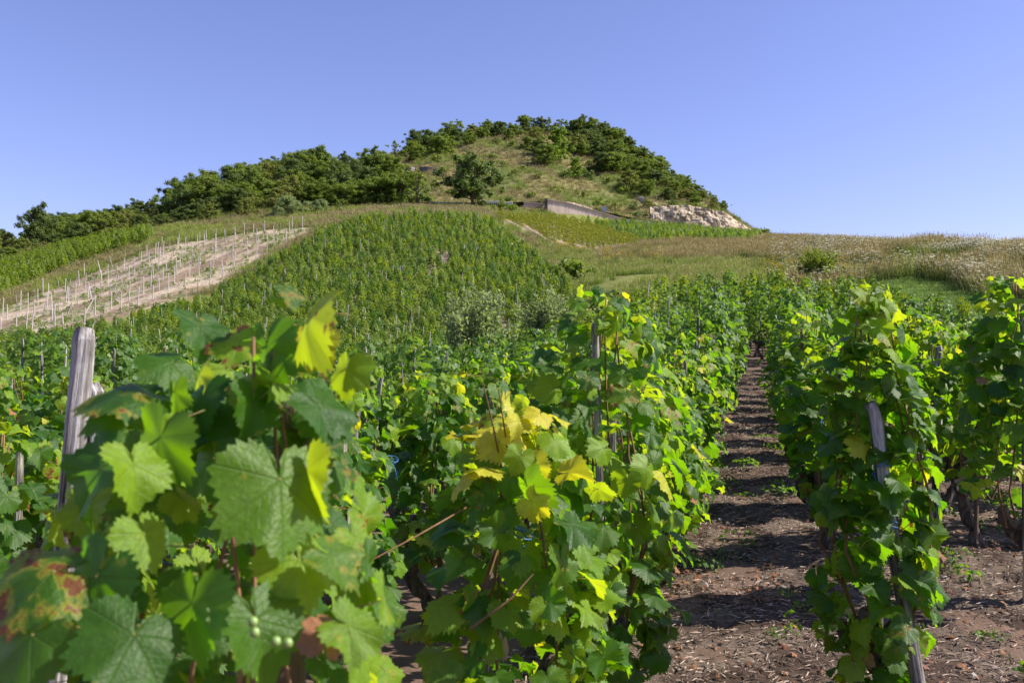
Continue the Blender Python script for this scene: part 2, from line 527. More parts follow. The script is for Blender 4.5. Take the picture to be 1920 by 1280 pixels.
def ground_z(X, Y):
    X, Y = np.asarray(X, float), np.asarray(Y, float)
    Yc = np.clip(Y, 0.5, 419.0)
    px = 960 + F * X / np.maximum(Yc, 14.0)
    px = np.clip(px, _PX[0], _PX[-1] - 1)
    a = (px - _PX[0]) / 20.0
    i = np.floor(a).astype(int)
    fa = a - i
    j = np.clip(np.floor(Yc).astype(int), 0, 418)
    fb = Yc - j
    z = (TAB[i, j] * (1 - fa) + TAB[i + 1, j] * fa) * (1 - fb) + (TAB[i, j + 1] * (1 - fa) + TAB[i + 1, j + 1] * fa) * fb
    z = np.where(Y < 0.5, np.maximum(Y, -4) * 0.08, z)
    amp = np.clip((Y - 152) / 25, 0, 1) * 3.2
    z = z + amp * (fbm(X / 11, Y / 11, 4, 3) - 0.5)
    amp2 = np.clip((Y - 24) / 20, 0, 1) * np.clip((150 - Y) / 10, 0, 1) * 0.5
    return z + amp2 * (fbm(X / 4, Y / 4, 3, 8) - 0.5)


def gz(x, y):
    return float(ground_z(np.array([x]), np.array([y]))[0])


def ground_at(px, Y):
    """point of the ground that shows in photo column px at depth Y"""
    x = (px - 960) / F * Y * 1.0
    for _ in range(3):
        z = gz(x, Y)
        x = (px - 960) / F * (Y * CP + (z - EYE) * SP)
    return Vector((x, Y, gz(x, Y)))


# plots of the hillside (photo outline of each plot's ground)
SAND = [(-500, 760), (-200, 700), (0, 640), (100, 631), (300, 571), (400, 542), (500, 480), (592, 428), (520, 430), (430, 442), (290, 464), (150, 522), (0, 582), (-500, 690)]
BRUSH = [(-500, 690), (0, 582), (150, 522), (290, 464), (430, 442), (590, 428), (640, 400), (300, 428), (285, 446), (130, 498), (0, 556), (-500, 640)]
LEFTV = [(-500, 650), (0, 556), (130, 500), (288, 450), (278, 440), (130, 470), (0, 508), (-500, 600)]
SLOPEV = [(-700, 810), (-200, 718), (0, 664), (100, 654), (300, 598), (400, 568), (500, 506), (612, 440), (700, 418), (780, 411), (850, 411), (920, 424), (955, 452), (1005, 492), (1055, 535), (1085, 590), (1092, 640), (1092, 720), (-700, 900)]
GOLDV = [(930, 412), (1030, 414), (1100, 428), (1165, 447), (1205, 466), (1120, 478), (1040, 462), (980, 432)]
FARV = [(1085, 418), (1165, 424), (1250, 431), (1350, 440), (1425, 446), (1430, 452), (1400, 458), (1260, 455), (1205, 462), (1160, 443)]
LANE = [(1560, 608), (1600, 545), (1640, 530), (1720, 522), (1790, 538), (1850, 566), (2100, 590), (2100, 690), (1900, 680), (1750, 668), (1680, 628)]

C_SOIL = np.array([0.135, 0.088, 0.064])
C_SLOPESOIL = np.array([0.24, 0.19, 0.14])
C_SAND = np.array([0.43, 0.35, 0.25])
C_MEADOW = np.array([0.16, 0.18, 0.045])
C_DRY = np.array([0.20, 0.175, 0.065])
C_GREEN = np.array([0.095, 0.12, 0.035])
C_LANE = np.array([0.13, 0.21, 0.045])
C_LITTER = np.array([0.22, 0.165, 0.125])


def zone_of(X, Y):
    """0 vineyard soil, 1 sand, 2 meadow, 3 hill, 4 lane, and the ground's own colour"""
    Z = ground_z(X, Y)
    px, py = project(X, Y, Z)
    wob = (fbm(X / 6, Y / 6, 3, 21) - 0.5) * 16
    z = np.full(X.shape, 2)
    z[Y < 46] = 0
    z[inside(SLOPEV, px, py + wob * 0.4) & (Y >= 40)] = 0
    z[inside(GOLDV, px, py)] = 0
    rt = np.interp(px, [1090, 1300, 1500, 1600, 1680, 1750, 1920], [594, 586, 590, 597, 614, 656, 668])
    z[(px > 1092) & (py < rt) & (Y < 60) & (Y > 20)] = 2
    z[inside(SAND, px, py + wob * 0.3) & (Y > 55)] = 1
    z[inside(LANE, px, py) & (Y > 24) & (Y < 60)] = 4
    z[Y > 147.5] = 3
    n1 = fbm(X / 7, Y / 7, 4, 31)[:, None]
    n2 = fbm(X / 2.2, Y / 2.2, 4, 37)[:, None]
    col = np.empty(X.shape + (3,))
    col[:] = C_MEADOW
    s = np.clip((Y[:, None] - 25) / 30, 0, 1)
    soil = C_SOIL * (1 - s) + C_SLOPESOIL * s
    col = np.where((z == 0)[:, None], soil, col)
    t = np.clip((n2 - 0.54) * 6, 0, 0.8) * 0.75
    fur = fbm((X * 0.98 - Y * 0.2) / 0.9, (X * 0.2 + Y * 0.98) / 7, 3, 55)[:, None]
    fur = np.clip((fur - 0.42) * 5, 0, 1)
    col = np.where((z == 1)[:, None], (C_SAND * fur + np.array([0.25, 0.185, 0.12]) * (1 - fur)) * (1 - t) + C_GREEN * 1.4 * t, col)
    t = np.clip((n1 - 0.42) * 4, 0, 1)
    t2 = np.clip((n2 - 0.5) * 4, 0, 1)
    hill = C_DRY * (1 - t) + C_GREEN * t
    hill = hill * (1 - 0.35 * t2) + np.array([0.27, 0.215, 0.115]) * 0.35 * t2
    col = np.where((z == 3)[:, None], hill, col)
    col = np.where((z == 2)[:, None], C_MEADOW * (1 - t2) + C_DRY * t2, col)
    col = np.where((z == 4)[:, None], C_LANE, col)
    return z, col


def build_terrain():
    ys = np.concatenate([np.arange(-40, 0, 2.0), np.arange(0, 30, 0.4), np.arange(30, 140, 0.8), np.arange(140, 165, 0.5), np.arange(165, 260, 1.2), np.arange(260, 420, 8)])
    us = np.linspace(-1.25, 1.25, 420)
    U, Yg = np.meshgrid(us, ys)
    Xg = U * (np.maximum(Yg, 0) + 14)
    Xf, Yf = Xg.ravel(), Yg.ravel()
    Zf = ground_z(Xf, Yf)
    Zf = Zf + 0.035 * (fbm(Xf / 0.5, Yf / 0.5, 3, 4) - 0.5) * (Yf < 30)
    zid, col = zone_of(Xf, Yf)
    nr, nc = Xg.shape
    i = np.arange(nr - 1)[:, None] * nc
    j = np.arange(nc - 1)[None]
    q = np.stack([i + j, i + j + 1, i + nc + j + 1, i + nc + j], -1).reshape(-1, 4)
    fz = zid[q[:, 0]]
    V = np.stack([Xf, Yf, Zf], 1)
    gm = ground_mat('earth', 2.5, 0.6, 0.06)
    hm = ground_mat('hill_turf', 1.2, 0.8, 0.3, 0.45)
    for k, nm, m in ((0, 'vineyard_ground', gm), (1, 'sandy_ground', ground_mat('bare_sand', 2.2, 1.0, 0.25, 0.6)), (2, 'meadow_ground', hm), (3, 'hill', hm), (4, 'grass_lane_ground', hm)):
        f = q[fz == k]
        used = np.unique(f)
        remap = np.zeros(len(V), int)
        remap[used] = np.arange(len(used))
        me = make_mesh(nm, V[used], [remap[f]], [m], smooth=True, colors=col[used])
        tag(link(nm, me), kind='structure')


build_terrain()

# rows of the near vineyard run along ROW, the bare path between two of them
RD = np.array([0.28, 1.0]) / math.hypot(0.28, 1)
RP = np.array([1.0, -0.28]) / math.hypot(0.28, 1)
R0 = np.array([-0.12, 0.0])


def row_pt(off, s):
    return R0 + RP * off + RD * s


def build_path():
    s = np.arange(1.5, 22, 0.045)
    o = np.arange(-1.15, 2.6, 0.045)
    O, Sg = np.meshgrid(o, s)
    P = R0[None] + RP[None] * O.reshape(-1, 1) + RD[None] * Sg.reshape(-1, 1)
    X, Y = P[:, 0], P[:, 1]
    n = fbm(X / 0.35, Y / 0.35, 5, 14) - 0.5
    n2 = np.abs(fbm(X / 0.09, Y / 0.09, 3, 15) - 0.5)
    Z = ground_z(X, Y) + 0.012 + 0.09 * n + 0.05 * n2
    e = np.minimum.reduce([O.ravel() + 1.15, 2.6 - O.ravel(), (Sg.ravel() - 1.5), 22 - Sg.ravel()])
    Z -= np.clip(1 - e / 0.12, 0, 1) * 0.09
    nr, nc = O.shape
    i = np.arange(nr - 1)[:, None] * nc
    j = np.arange(nc - 1)[None]
    q = np.stack([i + j, i + j + 1, i + nc + j + 1, i + nc + j], -1).reshape(-1, 4)
    t = np.clip((fbm(X / 0.22, Y / 0.22, 4, 44) - 0.45) * 5, 0, 1)[:, None]
    col = C_SOIL * 0.50 * (1 - t) + C_LITTER * 0.72 * t
    me = make_mesh('path', np.stack([X, Y, Z], 1), [q], [ground_mat('path_earth', 22, 0.9, 0.03, 0.5)], smooth=True, colors=col)
    tag(link('path', me), kind='structure')


build_path()

# ------------------------------------------------------------------ scatter (stuff only): copies of a few small meshes on points
def scatter(name, protos, pts, rots, scls, idx, label=None):
    coll = bpy.data.collections.new(name + '_kinds')
    for k, me in enumerate(protos):
        o = bpy.data.objects.new('%s_kind_%02d' % (name, k), me)
        coll.objects.link(o)
    me = bpy.data.meshes.new(name)
    n = len(pts)
    me.vertices.add(n)
    me.vertices.foreach_set('co', np.asarray(pts, np.float32).ravel())
    for nm, typ, arr in (('rot', 'FLOAT_VECTOR', rots), ('scl', 'FLOAT_VECTOR', scls), ('idx', 'INT', idx)):
        a = me.attributes.new(nm, typ, 'POINT')
        if typ == 'INT':
            a.data.foreach_set('value', np.asarray(arr, np.int32))
        else:
            a.data.foreach_set('vector', np.asarray(arr, np.float32).ravel())
    o = link(name, me)
    ng = bpy.data.node_groups.new(name + '_nodes', 'GeometryNodeTree')
    ng.interface.new_socket('Geometry', in_out='INPUT', socket_type='NodeSocketGeometry')
    ng.interface.new_socket('Geometry', in_out='OUTPUT', socket_type='NodeSocketGeometry')
    N = ng.nodes
    gi, go = N.new('NodeGroupInput'), N.new('NodeGroupOutput')
    ci = N.new('GeometryNodeCollectionInfo')
    ci.inputs['Collection'].default_value = coll
    ci.inputs['Separate Children'].default_value = True
    ci.inputs['Reset Children'].default_value = True
    ip = N.new('GeometryNodeInstanceOnPoints')
    ip.inputs['Pick Instance'].default_value = True
    L = ng.links.new
    L(gi.outputs[0], ip.inputs['Points'])
    L(ci.outputs[0], ip.inputs['Instance'])
    for nm, typ, sock in (('rot', 'FLOAT_VECTOR', 'Rotation'), ('scl', 'FLOAT_VECTOR', 'Scale'), ('idx', 'INT', 'Instance Index')):
        a = N.new('GeometryNodeInputNamedAttribute')
        a.data_type = typ
        a.inputs['Name'].default_value = nm
        L(a.outputs[0], ip.inputs[sock])
    L(ip.outputs[0], go.inputs[0])
    md = o.modifiers.new('scatter', 'NODES')
    md.node_group = ng
    return tag(o, label, kind='stuff')


def rand_rot(n, tilt=0.12):
    return np.stack([rng.normal(0, tilt, n), rng.normal(0, tilt, n), rng.uniform(0, 2 * PI, n)], 1)


# ------------------------------------------------------------------ vine leaves
_LT = ([0, 8, 16, 27, 38, 48, 57, 68, 80, 90, 100, 114, 130, 148, 162, 174],
       [1.0, 0.92, 0.85, 0.78, 0.84, 0.90, 0.88, 0.80, 0.71, 0.75, 0.79, 0.77, 0.71, 0.62, 0.50, 0.26])


def leaf_shape(n_out, teeth, seed, fold, droop, ripple, ring=True):
    r = np.random.default_rng(seed)
    th = np.linspace(-174, 174, n_out)
    rad = np.interp(np.abs(th), *_LT)
    k = r.uniform(0.92, 1.08, 2)
    rad = rad * np.where(th > 0, k[0], k[1])
    if teeth > 0:
        z = np.where(np.arange(n_out) % 2 == 0, 1 + teeth, 1 - teeth)
        rad = rad * z * r.uniform(0.97, 1.03, n_out)
    t = np.radians(th)
    ph = r.uniform(0, 6.28, 3)

    def lift(x, y, t, rr):
        return (-fold * np.abs(x) ** 1.3 - droop * np.where(y > 0, y * y, 0.4 * y * y)
                + ripple * np.sin(3 * t + ph[0]) * rr ** 2 + 0.6 * ripple * np.sin(7 * t + ph[1]) * rr ** 3)
    vs = [np.array([[0, 0, 0]], float)]
    fr = [0.52, 1.0] if ring else [1.0]
    for f in fr:
        x, y = rad * f * np.sin(t), rad * f * np.cos(t)
        if f < 1:
            x = np.interp(np.abs(th), _LT[0], np.array(_LT[1]) * 0.3 + 0.48) * f * np.sin(t)
            y = np.interp(np.abs(th), _LT[0], np.array(_LT[1]) * 0.3 + 0.48) * f * np.cos(t)
            y[np.abs(th) > 165] *= 0.6
        rr = np.hypot(x, y)
        vs.append(np.stack([x, y, lift(x, y, t, rr)], 1))
    v = np.concatenate(vs)
    i = np.arange(n_out - 1)
    tri = [np.stack([np.zeros(n_out - 1, int), 2 + i, 1 + i], 1)]
    quad = []
    if ring:
        quad = [np.stack([1 + i, 2 + i, 2 + n_out + i, 1 + n_out + i], 1)]
    return v, tri, quad


def petiole(v0, length, rad):
    p = np.array([[0, 0, 0.0], [0, -0.33 * length, -0.25 * length], [0, -0.62 * length, -0.85 * length]])
    ring = np.array([[1, 0, 0], [-0.5, 0, 0.87], [-0.5, 0, -0.87]]) * rad
    v = (p[:, None] + ring[None]).reshape(-1, 3)
    q = []
    for a in range(2):
        for b in range(3):
            q.append([a * 3 + b, a * 3 + (b + 1) % 3, a * 3 + 3 + (b + 1) % 3, a * 3 + 3 + b])
    return v, np.array(q) + v0


PET = simple_mat('leaf_stalk', (0.20, 0.10, 0.05), (0.26, 0.28, 0.07), 2, 0.6, 0.1, 0.01)


def leaf_mesh(name, n_out, teeth, seed, fold, droop, ripple, mat, ring=True, pet=0.9):
    v, tri, quad = leaf_shape(n_out, teeth, seed, fold, droop, ripple, ring)
    uv = v[:, :2].copy()
    mid = [0] * (sum(len(t) for t in tri))
    fs = [np.concatenate(tri)]
    qs = list(quad)
    qm = [0] * sum(len(q) for q in qs)
    if pet:
        pv, pq = petiole(len(v), pet, 0.025)
        v = np.vstack([v, pv])
        uv = np.vstack([uv, np.zeros((len(pv), 2))])
        qs.append(pq)
        qm += [1] * len(pq)
    if qs:
        fs.append(np.concatenate(qs))
    return make_mesh(name, v, fs, [mat, PET], mid + qm, True, uv=uv)


SHAPES = [(101, 0.22, 0.20, 0.12), (102, 0.05, 0.42, 0.16), (103, 0.48, 0.12, 0.14), (104, -0.20, 0.30, 0.18), (105, 0.30, 0.60, 0.12), (106, 0.04, 0.08, 0.24)]
MATS = [GREEN, LIME, YELLOW, DRY]
HI = [[leaf_mesh('grape_leaf', 61, 0.06, s, a, b, c, m) for (s, a, b, c) in SHAPES] for m in MATS]
MIDL = [[leaf_mesh('grape_leaf', 31, 0.05, s, a, b, c, m) for (s, a, b, c) in SHAPES] for m in MATS]
DRYC = [leaf_mesh('dry_leaf', 31, 0.06, 200 + k, 0.7, 0.8, 0.35, DRY) for k in range(3)]


def frames(normal, tip):
    """rotation matrices (n,3,3) with columns x, tip, normal"""
    z = normal / (np.linalg.norm(normal, axis=1)[:, None] + 1e-9)
    y = tip - z * np.sum(tip * z, 1)[:, None]
    y /= np.linalg.norm(y, axis=1)[:, None] + 1e-9
    x = np.cross(y, z)
    return np.stack([x, y, z], 2)


def vine_leaf_cloud(n, h, r, rw=1.0, low=0.22, seed=0):
    """positions, frames, sizes of the leaves of one staked vine (local, rows along local Y)"""
    g = np.random.default_rng(seed)
    t = low + (1 - low) * g.beta(1.25, 1.1, n)
    R = np.interp(t, [0.15, 0.32, 0.55, 0.8, 0.93, 1.03], [0.16, 0.30, 0.33, 0.25, 0.16, 0.05]) / 0.33 * r
    bulge = 1 + 0.35 * np.sin(5 * t + g.uniform(0, 6)) * g.uniform(0.3, 1)
    a = g.uniform(0, 2 * PI, n)
    rr = R * bulge * np.sqrt(g.uniform(0.25, 1.15, n))
    out = np.stack([np.cos(a), np.sin(a), np.zeros(n)], 1)
    pos = out * rr[:, None]
    pos[:, 1] *= rw
    pos[:, 2] = t * h
    up = np.array([0, 0, 1.0])
    nrm = out * 0.6 + up * g.uniform(0.0, 0.9, (n, 1)) + np.array(S) * g.uniform(0.1, 1.1, (n, 1)) + g.normal(0, 0.42, (n, 3))
    tip = -up * 0.8 + out * 0.5 + g.normal(0, 0.45, (n, 3))
    s = g.uniform(0.050, 0.085, n) * np.interp(t, [0, 0.8, 1.0], [1.05, 1.0, 0.55])
    return pos, frames(nrm, tip), s, t


def trunk_mesh(seed, h=0.5):
    g = np.random.default_rng(seed)
    mb = MB()
    n = 18
    z = np.linspace(-0.08, h, n)
    u = np.linspace(0, 1, n)
    pts = np.column_stack([0.05 * np.sin(u * 5 + g.uniform(0, 6)) + np.cumsum(g.normal(0, 0.008, n)), 0.04 * np.sin(u * 4 + g.uniform(0, 6)) + np.cumsum(g.normal(0, 0.008, n)), z])
    pts[:, :2] -= pts[2, :2]
    rad = (0.036 + 0.014 * np.exp(-u * 9) + 0.022 * np.clip(u - 0.7, 0, 1) / 0.3) * g.uniform(0.82, 1.25, n)
    mb.tube(pts, rad, 11, 0, 0.26)
    for k in range(4):
        a = k * 1.7 + g.uniform(0, 1)
        b = pts[-1 - k]
        d = np.array([math.cos(a), math.sin(a), 0]) * g.uniform(0.09, 0.19)
        mb.tube([b, b + d * 0.4 + [0, 0, 0.0], b + d * 0.75 + [0, 0, 0.03], b + d + [0, 0, 0.11]], [0.036, 0.03, 0.032, 0.02], 7, 0, 0.28)
    return mb.mesh('vine_trunk', [VBARK], False)


def cane_pts(seed, h, r):
    g = np.random.default_rng(seed)
    a = g.uniform(0, 6.28)
    z = np.linspace(0.38, h * g.uniform(0.85, 1.0), 8)
    rr = np.interp(np.linspace(0, 1, 8), [0, 0.3, 0.7, 1], [0.07, r * 0.55, r * 0.25, r * 0.15])
    aa = a + np.linspace(0, g.uniform(-0.8, 0.8), 8)
    p = np.column_stack([np.cos(aa) * rr, np.sin(aa) * rr, z])
    p[:, :2] += g.normal(0, 0.012, (8, 2))
    return p


def cane_mesh(seed, h, r):
    mb = MB()
    mb.tube(cane_pts(seed, h, r), np.linspace(0.0062, 0.003, 8), 5, 0)
    return mb.mesh('vine_cane', [CANE], True)


def stake_mesh(h, r, mats, seed, seg=9, lean=0.0):
    g = np.random.default_rng(seed)
    mb = MB()
    z = np.array([-0.1, 0.15, 0.4, 0.7, 0.95, 0.99, 1.0]) * h
    z[0] = -0.1
    n = len(z)
    pts = np.column_stack([g.normal(0, 0.003, n) + lean * z, g.normal(0, 0.003, n), z])
    mb.tube(pts, np.array([1.02, 1.0, 1.0, 0.97, 0.93, 0.88, 0.62]) * r, seg, 0, 0.06)
    return mb.mesh('stake', mats, False)


def tie_mesh(seed, r=0.035):
    g = np.random.default_rng(seed)
    mb = MB()
    a = np.linspace(0, 4 * PI, 26)
    mb.tube(np.column_stack([np.cos(a) * r, np.sin(a) * r, 0.012 * np.sin(a * 0.5)]), 0.0022, 4, 0)
    for k in range(2):
        d = g.uniform(-1, 1, 3) * [0.05, 0.05, 0.02]
        p0 = np.array([0, -r, 0])
        mb.tube([p0, p0 + d + [0.01, -0.02, -0.02], p0 + 1.8 * d + [0, -0.02, -0.09]], 0.0024, 4, 0)
    return mb.mesh('twine_tie', [TWINE], True)


TRUNKS = [trunk_mesh(300 + k, h) for k, h in enumerate((0.48, 0.42, 0.52, 0.46))]
CANES = [cane_mesh(320 + k, 1.62, 0.33) for k in range(8)]
STAKES = [stake_mesh(1.5, 0.016, [WOOD], 340 + k) for k in range(3)] + [stake_mesh(1.45, 0.014, [BROWNWOOD], 345)]
TIES = [tie_mesh(350 + k) for k in range(2)]


def foliage_mesh(seed, n, h, r, rw, mat, outline, smin=1.0):
    """joined leaves of one farther vine (a few triangles per leaf)"""
    pos, fr, s, t = vine_leaf_cloud(n, h, r, rw, 0.2, seed)
    g = np.random.default_rng(seed + 1)
    if outline == 'five':
        base = np.array([[0, 0, 0], [0.0, 1.0, -0.22], [0.42, 0.62, -0.05], [0.85, 0.45, -0.16], [0.70, -0.10, -0.1], [0.35, -0.6, -0.05], [-0.35, -0.6, -0.05], [-0.70, -0.10, -0.1], [-0.85, 0.45, -0.16], [-0.42, 0.62, -0.05]])
        tri = np.array([[0, 2, 1], [0, 3, 2], [0, 4, 3], [0, 5, 4], [0, 7, 6], [0, 8, 7], [0, 9, 8], [0, 1, 9]])
        tri = tri[:, ::1]
    else:
        base = np.array([[0, -0.55, -0.06], [0.8, 0.1, -0.12], [0, 1.0, -0.2], [-0.8, 0.1, -0.12], [0, 0.15, 0.05]])
        tri = np.array([[0, 1, 4], [1, 2, 4], [2, 3, 4], [3, 0, 4]])
    nv = len(base)
    V = pos[:, None] + np.einsum('nij,vj->nvi', fr, base) * (s * smin)[:, None, None]
    T = tri[None] + (np.arange(n) * nv)[:, None, None]
    return make_mesh('vine_foliage', V.reshape(-1, 3), [T.reshape(-1, 3)], [mat], smooth=False)


MIDF = [foliage_mesh(400 + k, 250, 1.62, 0.33, 1.15, VFOL, 'five') for k in range(7)]
COLF = [foliage_mesh(410 + k, 230, 1.7, 0.235, 1.0, (VFOL, VFOL, VFAR3)[k % 3], 'five', 0.92) for k in range(6)]
FARF = [foliage_mesh(420 + k, 150 + 10 * k, 1.42, 0.29 + 0.03 * (k % 3), 1.0, (VFAR, VFAR2, VFAR3)[k % 3], 'four', 1.15) for k in range(7)]
GOLDF = [foliage_mesh(440 + k, 150, 1.35, 0.25, 1.9, VGOLD, 'four', 1.2) for k in range(4)]

ORD = ['first', 'second', 'third', 'fourth', 'fifth', 'sixth', 'seventh', 'eighth', 'ninth', 'tenth', 'eleventh', 'twelfth', 'thirteenth', 'fourteenth', 'fifteenth', 'sixteenth', 'seventeenth', 'eighteenth', 'nineteenth', 'twentieth'] + ['twenty-' + w for w in ('first', 'second', 'third', 'fourth', 'fifth', 'sixth', 'seventh', 'eighth', 'ninth')] + ['thirtieth'] + ['thirty-' + w for w in ('first', 'second', 'third', 'fourth', 'fifth', 'sixth', 'seventh', 'eighth', 'ninth')] + ['fortieth'] + ['forty-' + w for w in ('first', 'second', 'third', 'fourth', 'fifth', 'sixth')]


def row_name(k):
    if k == 0:
        return 'the row along the left edge of the bare path'
    if k == 1:
        return 'the row along the right edge of the bare path'
    if k > 1:
        return 'the %s row right of the bare path' % ORD[k - 1]
    i = -k
    return 'the %s row left of the bare path' % (ORD[i] if i < len(ORD) else 'outermost')


def near_vine(x, y, rz, seed, h, r, nleaf, label, group, hi, mix, tie, ncane=5, stake=True, rw=1.15, low=0.22, clear=None):
    g = np.random.default_rng(seed)
    v = thing('grapevine', label, 'grapevine', (x, y, gz(x, y) + 0.01), rz, group)
    link('trunk', TRUNKS[seed % 4], v, rot=(0, 0, g.uniform(0, 6)))
    for k in range(ncane):
        link('cane', CANES[int(g.integers(8))], v, rot=(0, 0, g.uniform(0, 6.28)), scale=(1, 1, h / 1.62))
    if stake:
        link('stake', STAKES[int(g.integers(4))], v, loc=(g.uniform(-.03, .03), g.uniform(-.03, .03), 0), rot=(g.normal(0, 0.035), g.normal(0, 0.035), g.uniform(0, 6)), scale=(1, 1, h / 1.62))
    if tie:
        link('twine_tie', TIES[seed % 2], v, loc=(0, 0, g.uniform(0.75, 1.05)), rot=(g.normal(0, .2), g.normal(0, .2), g.uniform(2, 5)))
    pos, fr, s, t = vine_leaf_cloud(nleaf, h, r, rw, low, seed + 7)
    lib = HI if hi else MIDL
    for i in range(nleaf):
        if clear is not None and clear(pos[i]):
            continue
        u = g.random()
        top = t[i] > 0.86
        p = list(mix)
        if top:
            p[1] += 0.35
            if mix[2] > 0.045:
                p[2] += 0.42
        m = 3 if u < p[3] else 2 if u < p[3] + p[2] else 1 if u < p[3] + p[2] + p[1] else 0
        me = lib[m][int(g.integers(6))]
        o = bpy.data.objects.new('leaf', me)
        COL.objects.link(o)
        o.parent = v
        M = Matrix(fr[i].tolist()).to_4x4()
        sc_ = float(s[i]) * (0.75 if m == 3 else 1)
        o.matrix_basis = Matrix.Translation(pos[i].tolist()) @ M @ Matrix.Diagonal((sc_, sc_, sc_, 1))
    return v


def mid_vine(x, y, rz, seed, label, group, sc_=1.0, lib=None):
    g = np.random.default_rng(seed)
    v = thing('grapevine', label, 'grapevine', (x, y, gz(x, y)), rz, group, sc_)
    link('trunk', TRUNKS[seed % 4], v, rot=(0, 0, g.uniform(0, 6)))
    link('stake', STAKES[int(g.integers(4))], v, loc=(0.02, 0.0, 0), rot=(g.normal(0, .05), g.normal(0, .05), g.uniform(0, 6)), scale=(1, 1, g.uniform(0.95, 1.1)))
    tag(link('foliage', MIDF[seed % 7] if lib is None else lib[seed % 6], v, rot=(0, 0, PI * (seed % 2)), scale=(g.uniform(.9, 1.1), 1, g.uniform(.92, 1.08))), kind='stuff')
    return v


def in_view(x, y, margin=120):
    z = gz(x, y)
    px, p0 = project(x, y, z)
    _, p1 = project(x, y, z + 1.7)
    return y > 0.5 and -margin < px < 1920 + margin and p1 < 1290


NEAR_D = 10.0
ROWA = math.atan2(RD[1], RD[0]) - PI / 2
HEROES = [(at(470, 900, 1.18), 'hero')]


RR = np.random.default_rng(77)


def build_near_rows():
    cand = []
    for k in range(-40, 9):
        off = -0.55 + 1.12 * k if k <= 0 else 0.48 + 0.96 * (k - 1)
        ph = (0.37 * k * 1.7) % 1.05
        if k == 0:
            ph = 0.30
        if k == 1:
            ph = 0.12
        for i in range(-6, 46):
            s = ph + i * 1.08
            x, y = row_pt(off, s) + RR.normal(0, 0.05, 2)
            if k == 1 and 2.9 < y < 4.1:
                x, y = 1.37, 3.42
            cand.append((k, i, x, y))
    return cand


def rt_limit(px):
    return np.interp(px, [1000, 1092, 1300, 1500, 1600, 1680, 1750, 1920], [690, 598, 590, 594, 604, 632, 676, 684])


near, rest = [], []
for (k, i, x, y) in build_near_rows():
    if y < 0.6 or y > 48:
        continue
    z = gz(x, y)
    px, py = project(x, y, z)
    if k >= 1 and y < (3.1, 4.3, 5.6, 6.6)[min(k, 4) - 1]:
        continue
    if x > -0.4 + 0.2 * y and y > 21.5:       # the plot above the end of the path is planted on its own lines
        continue
    if k == 1 and y != 3.42 and y < 6.0:
        continue
    if 1092 > px > 940 and y > 38 and py < 690 - (1092 - px) * 0.1:
        pass
    if not in_view(x, y, 160):
        continue
    d = math.hypot(x, y)
    (near if d < NEAR_D else rest).append((d, k, i, x, y))
for a in np.arange(-6, 26, 0.95):
    for b in np.arange(22.0, 42, 0.9):
        x, y = a + 0.10 * (b - 22) + RR.normal(0, 0.1), b + RR.normal(0, 0.12) + 0.3 * math.sin(a * 3)
        z = gz(x, y)
        px, py = project(x, y, z)
        if x < -0.4 + 0.2 * y or px > 2050 or (px > 1092 and py < rt_limit(px)) or px < 1095:
            continue
        rest.append((math.hypot(x, y) * 0.72, 99, int(round(a)), x, y))
near.sort()
rest.sort()
rest_ind = rest[:255]
rest_far = rest[255:]
print('near', len(near), 'individual', len(rest_ind), 'rest', len(rest_far))
count = {}
for (d, k, i, x, y) in near:
    if d < 1.9 or (k == 0 and y < 1.9):
        continue
    c = count[k] = count.get(k, 0) + 1
    seed = 1000 + 50 * (k + 40) + i
    g = np.random.default_rng(seed)
    lab = '%s vine from the front in %s' % (ORD[c - 1], row_name(k))
    mix = [0, 0.13, 0.012, 0.010]
    h, r, nl, low = (g.uniform(1.22, 1.48) if k <= 0 else g.uniform(1.35, 1.6)), g.uniform(0.29, 0.36), 265, (0.16 if k <= 1 else 0.34)
    if k == 0:
        r, low = g.uniform(0.37, 0.42), 0.08
    if k == 0 and c == 1:
        lab = 'yellowing vine with bright yellow top leaves before the path, first in its row'
        mix = [0, 0.30, 0.05, 0.01]
        h, r, nl = 1.40, 0.31, 270
    if k == 0 and c == 2:
        mix = [0, 0.17, 0.03, 0.02]
        h, r, nl, low = 1.74, 0.37, 340, 0.14
    if k == 1:
        r, nl = g.uniform(0.24, 0.28), 240
    if k == 2 and c == 1:
        h, r, nl, low = 1.78, 0.36, 290, 0.3
        lab = 'tall bright vine at the right edge, first in the second row right of the path'
    if k == 1 and c == 1:
        lab = 'tall leafy vine column beside the leaning grey post right of the path'
        h, r, nl, low = 1.72, 0.235, 350, 0.03
    near_vine(x, y, ROWA, seed, h, r, nl, lab, 'vines of the near rows', d < 5.5, mix, g.random() < 0.5, 5, not (k in (0, 1) and c == 1), rw=(1.0 if k == 1 else 1.15), low=low, clear=(lambda q, b=(x, y): (lambda X, Y, Z: Y < 3.36 and (lambda c: abs(c[0] - (1634 + (c[1] - 756) * 0.175)) < 26 and (740 < c[1] < 850 or 1030 < c[1] < 1075 or c[1] > 1235))(project(X, Y, Z)))(b[0] + q[0] * math.cos(ROWA) - q[1] * math.sin(ROWA), b[1] + q[0] * math.sin(ROWA) + q[1] * math.cos(ROWA), q[2] + gz(*b))) if k == 1 and c == 1 else None)
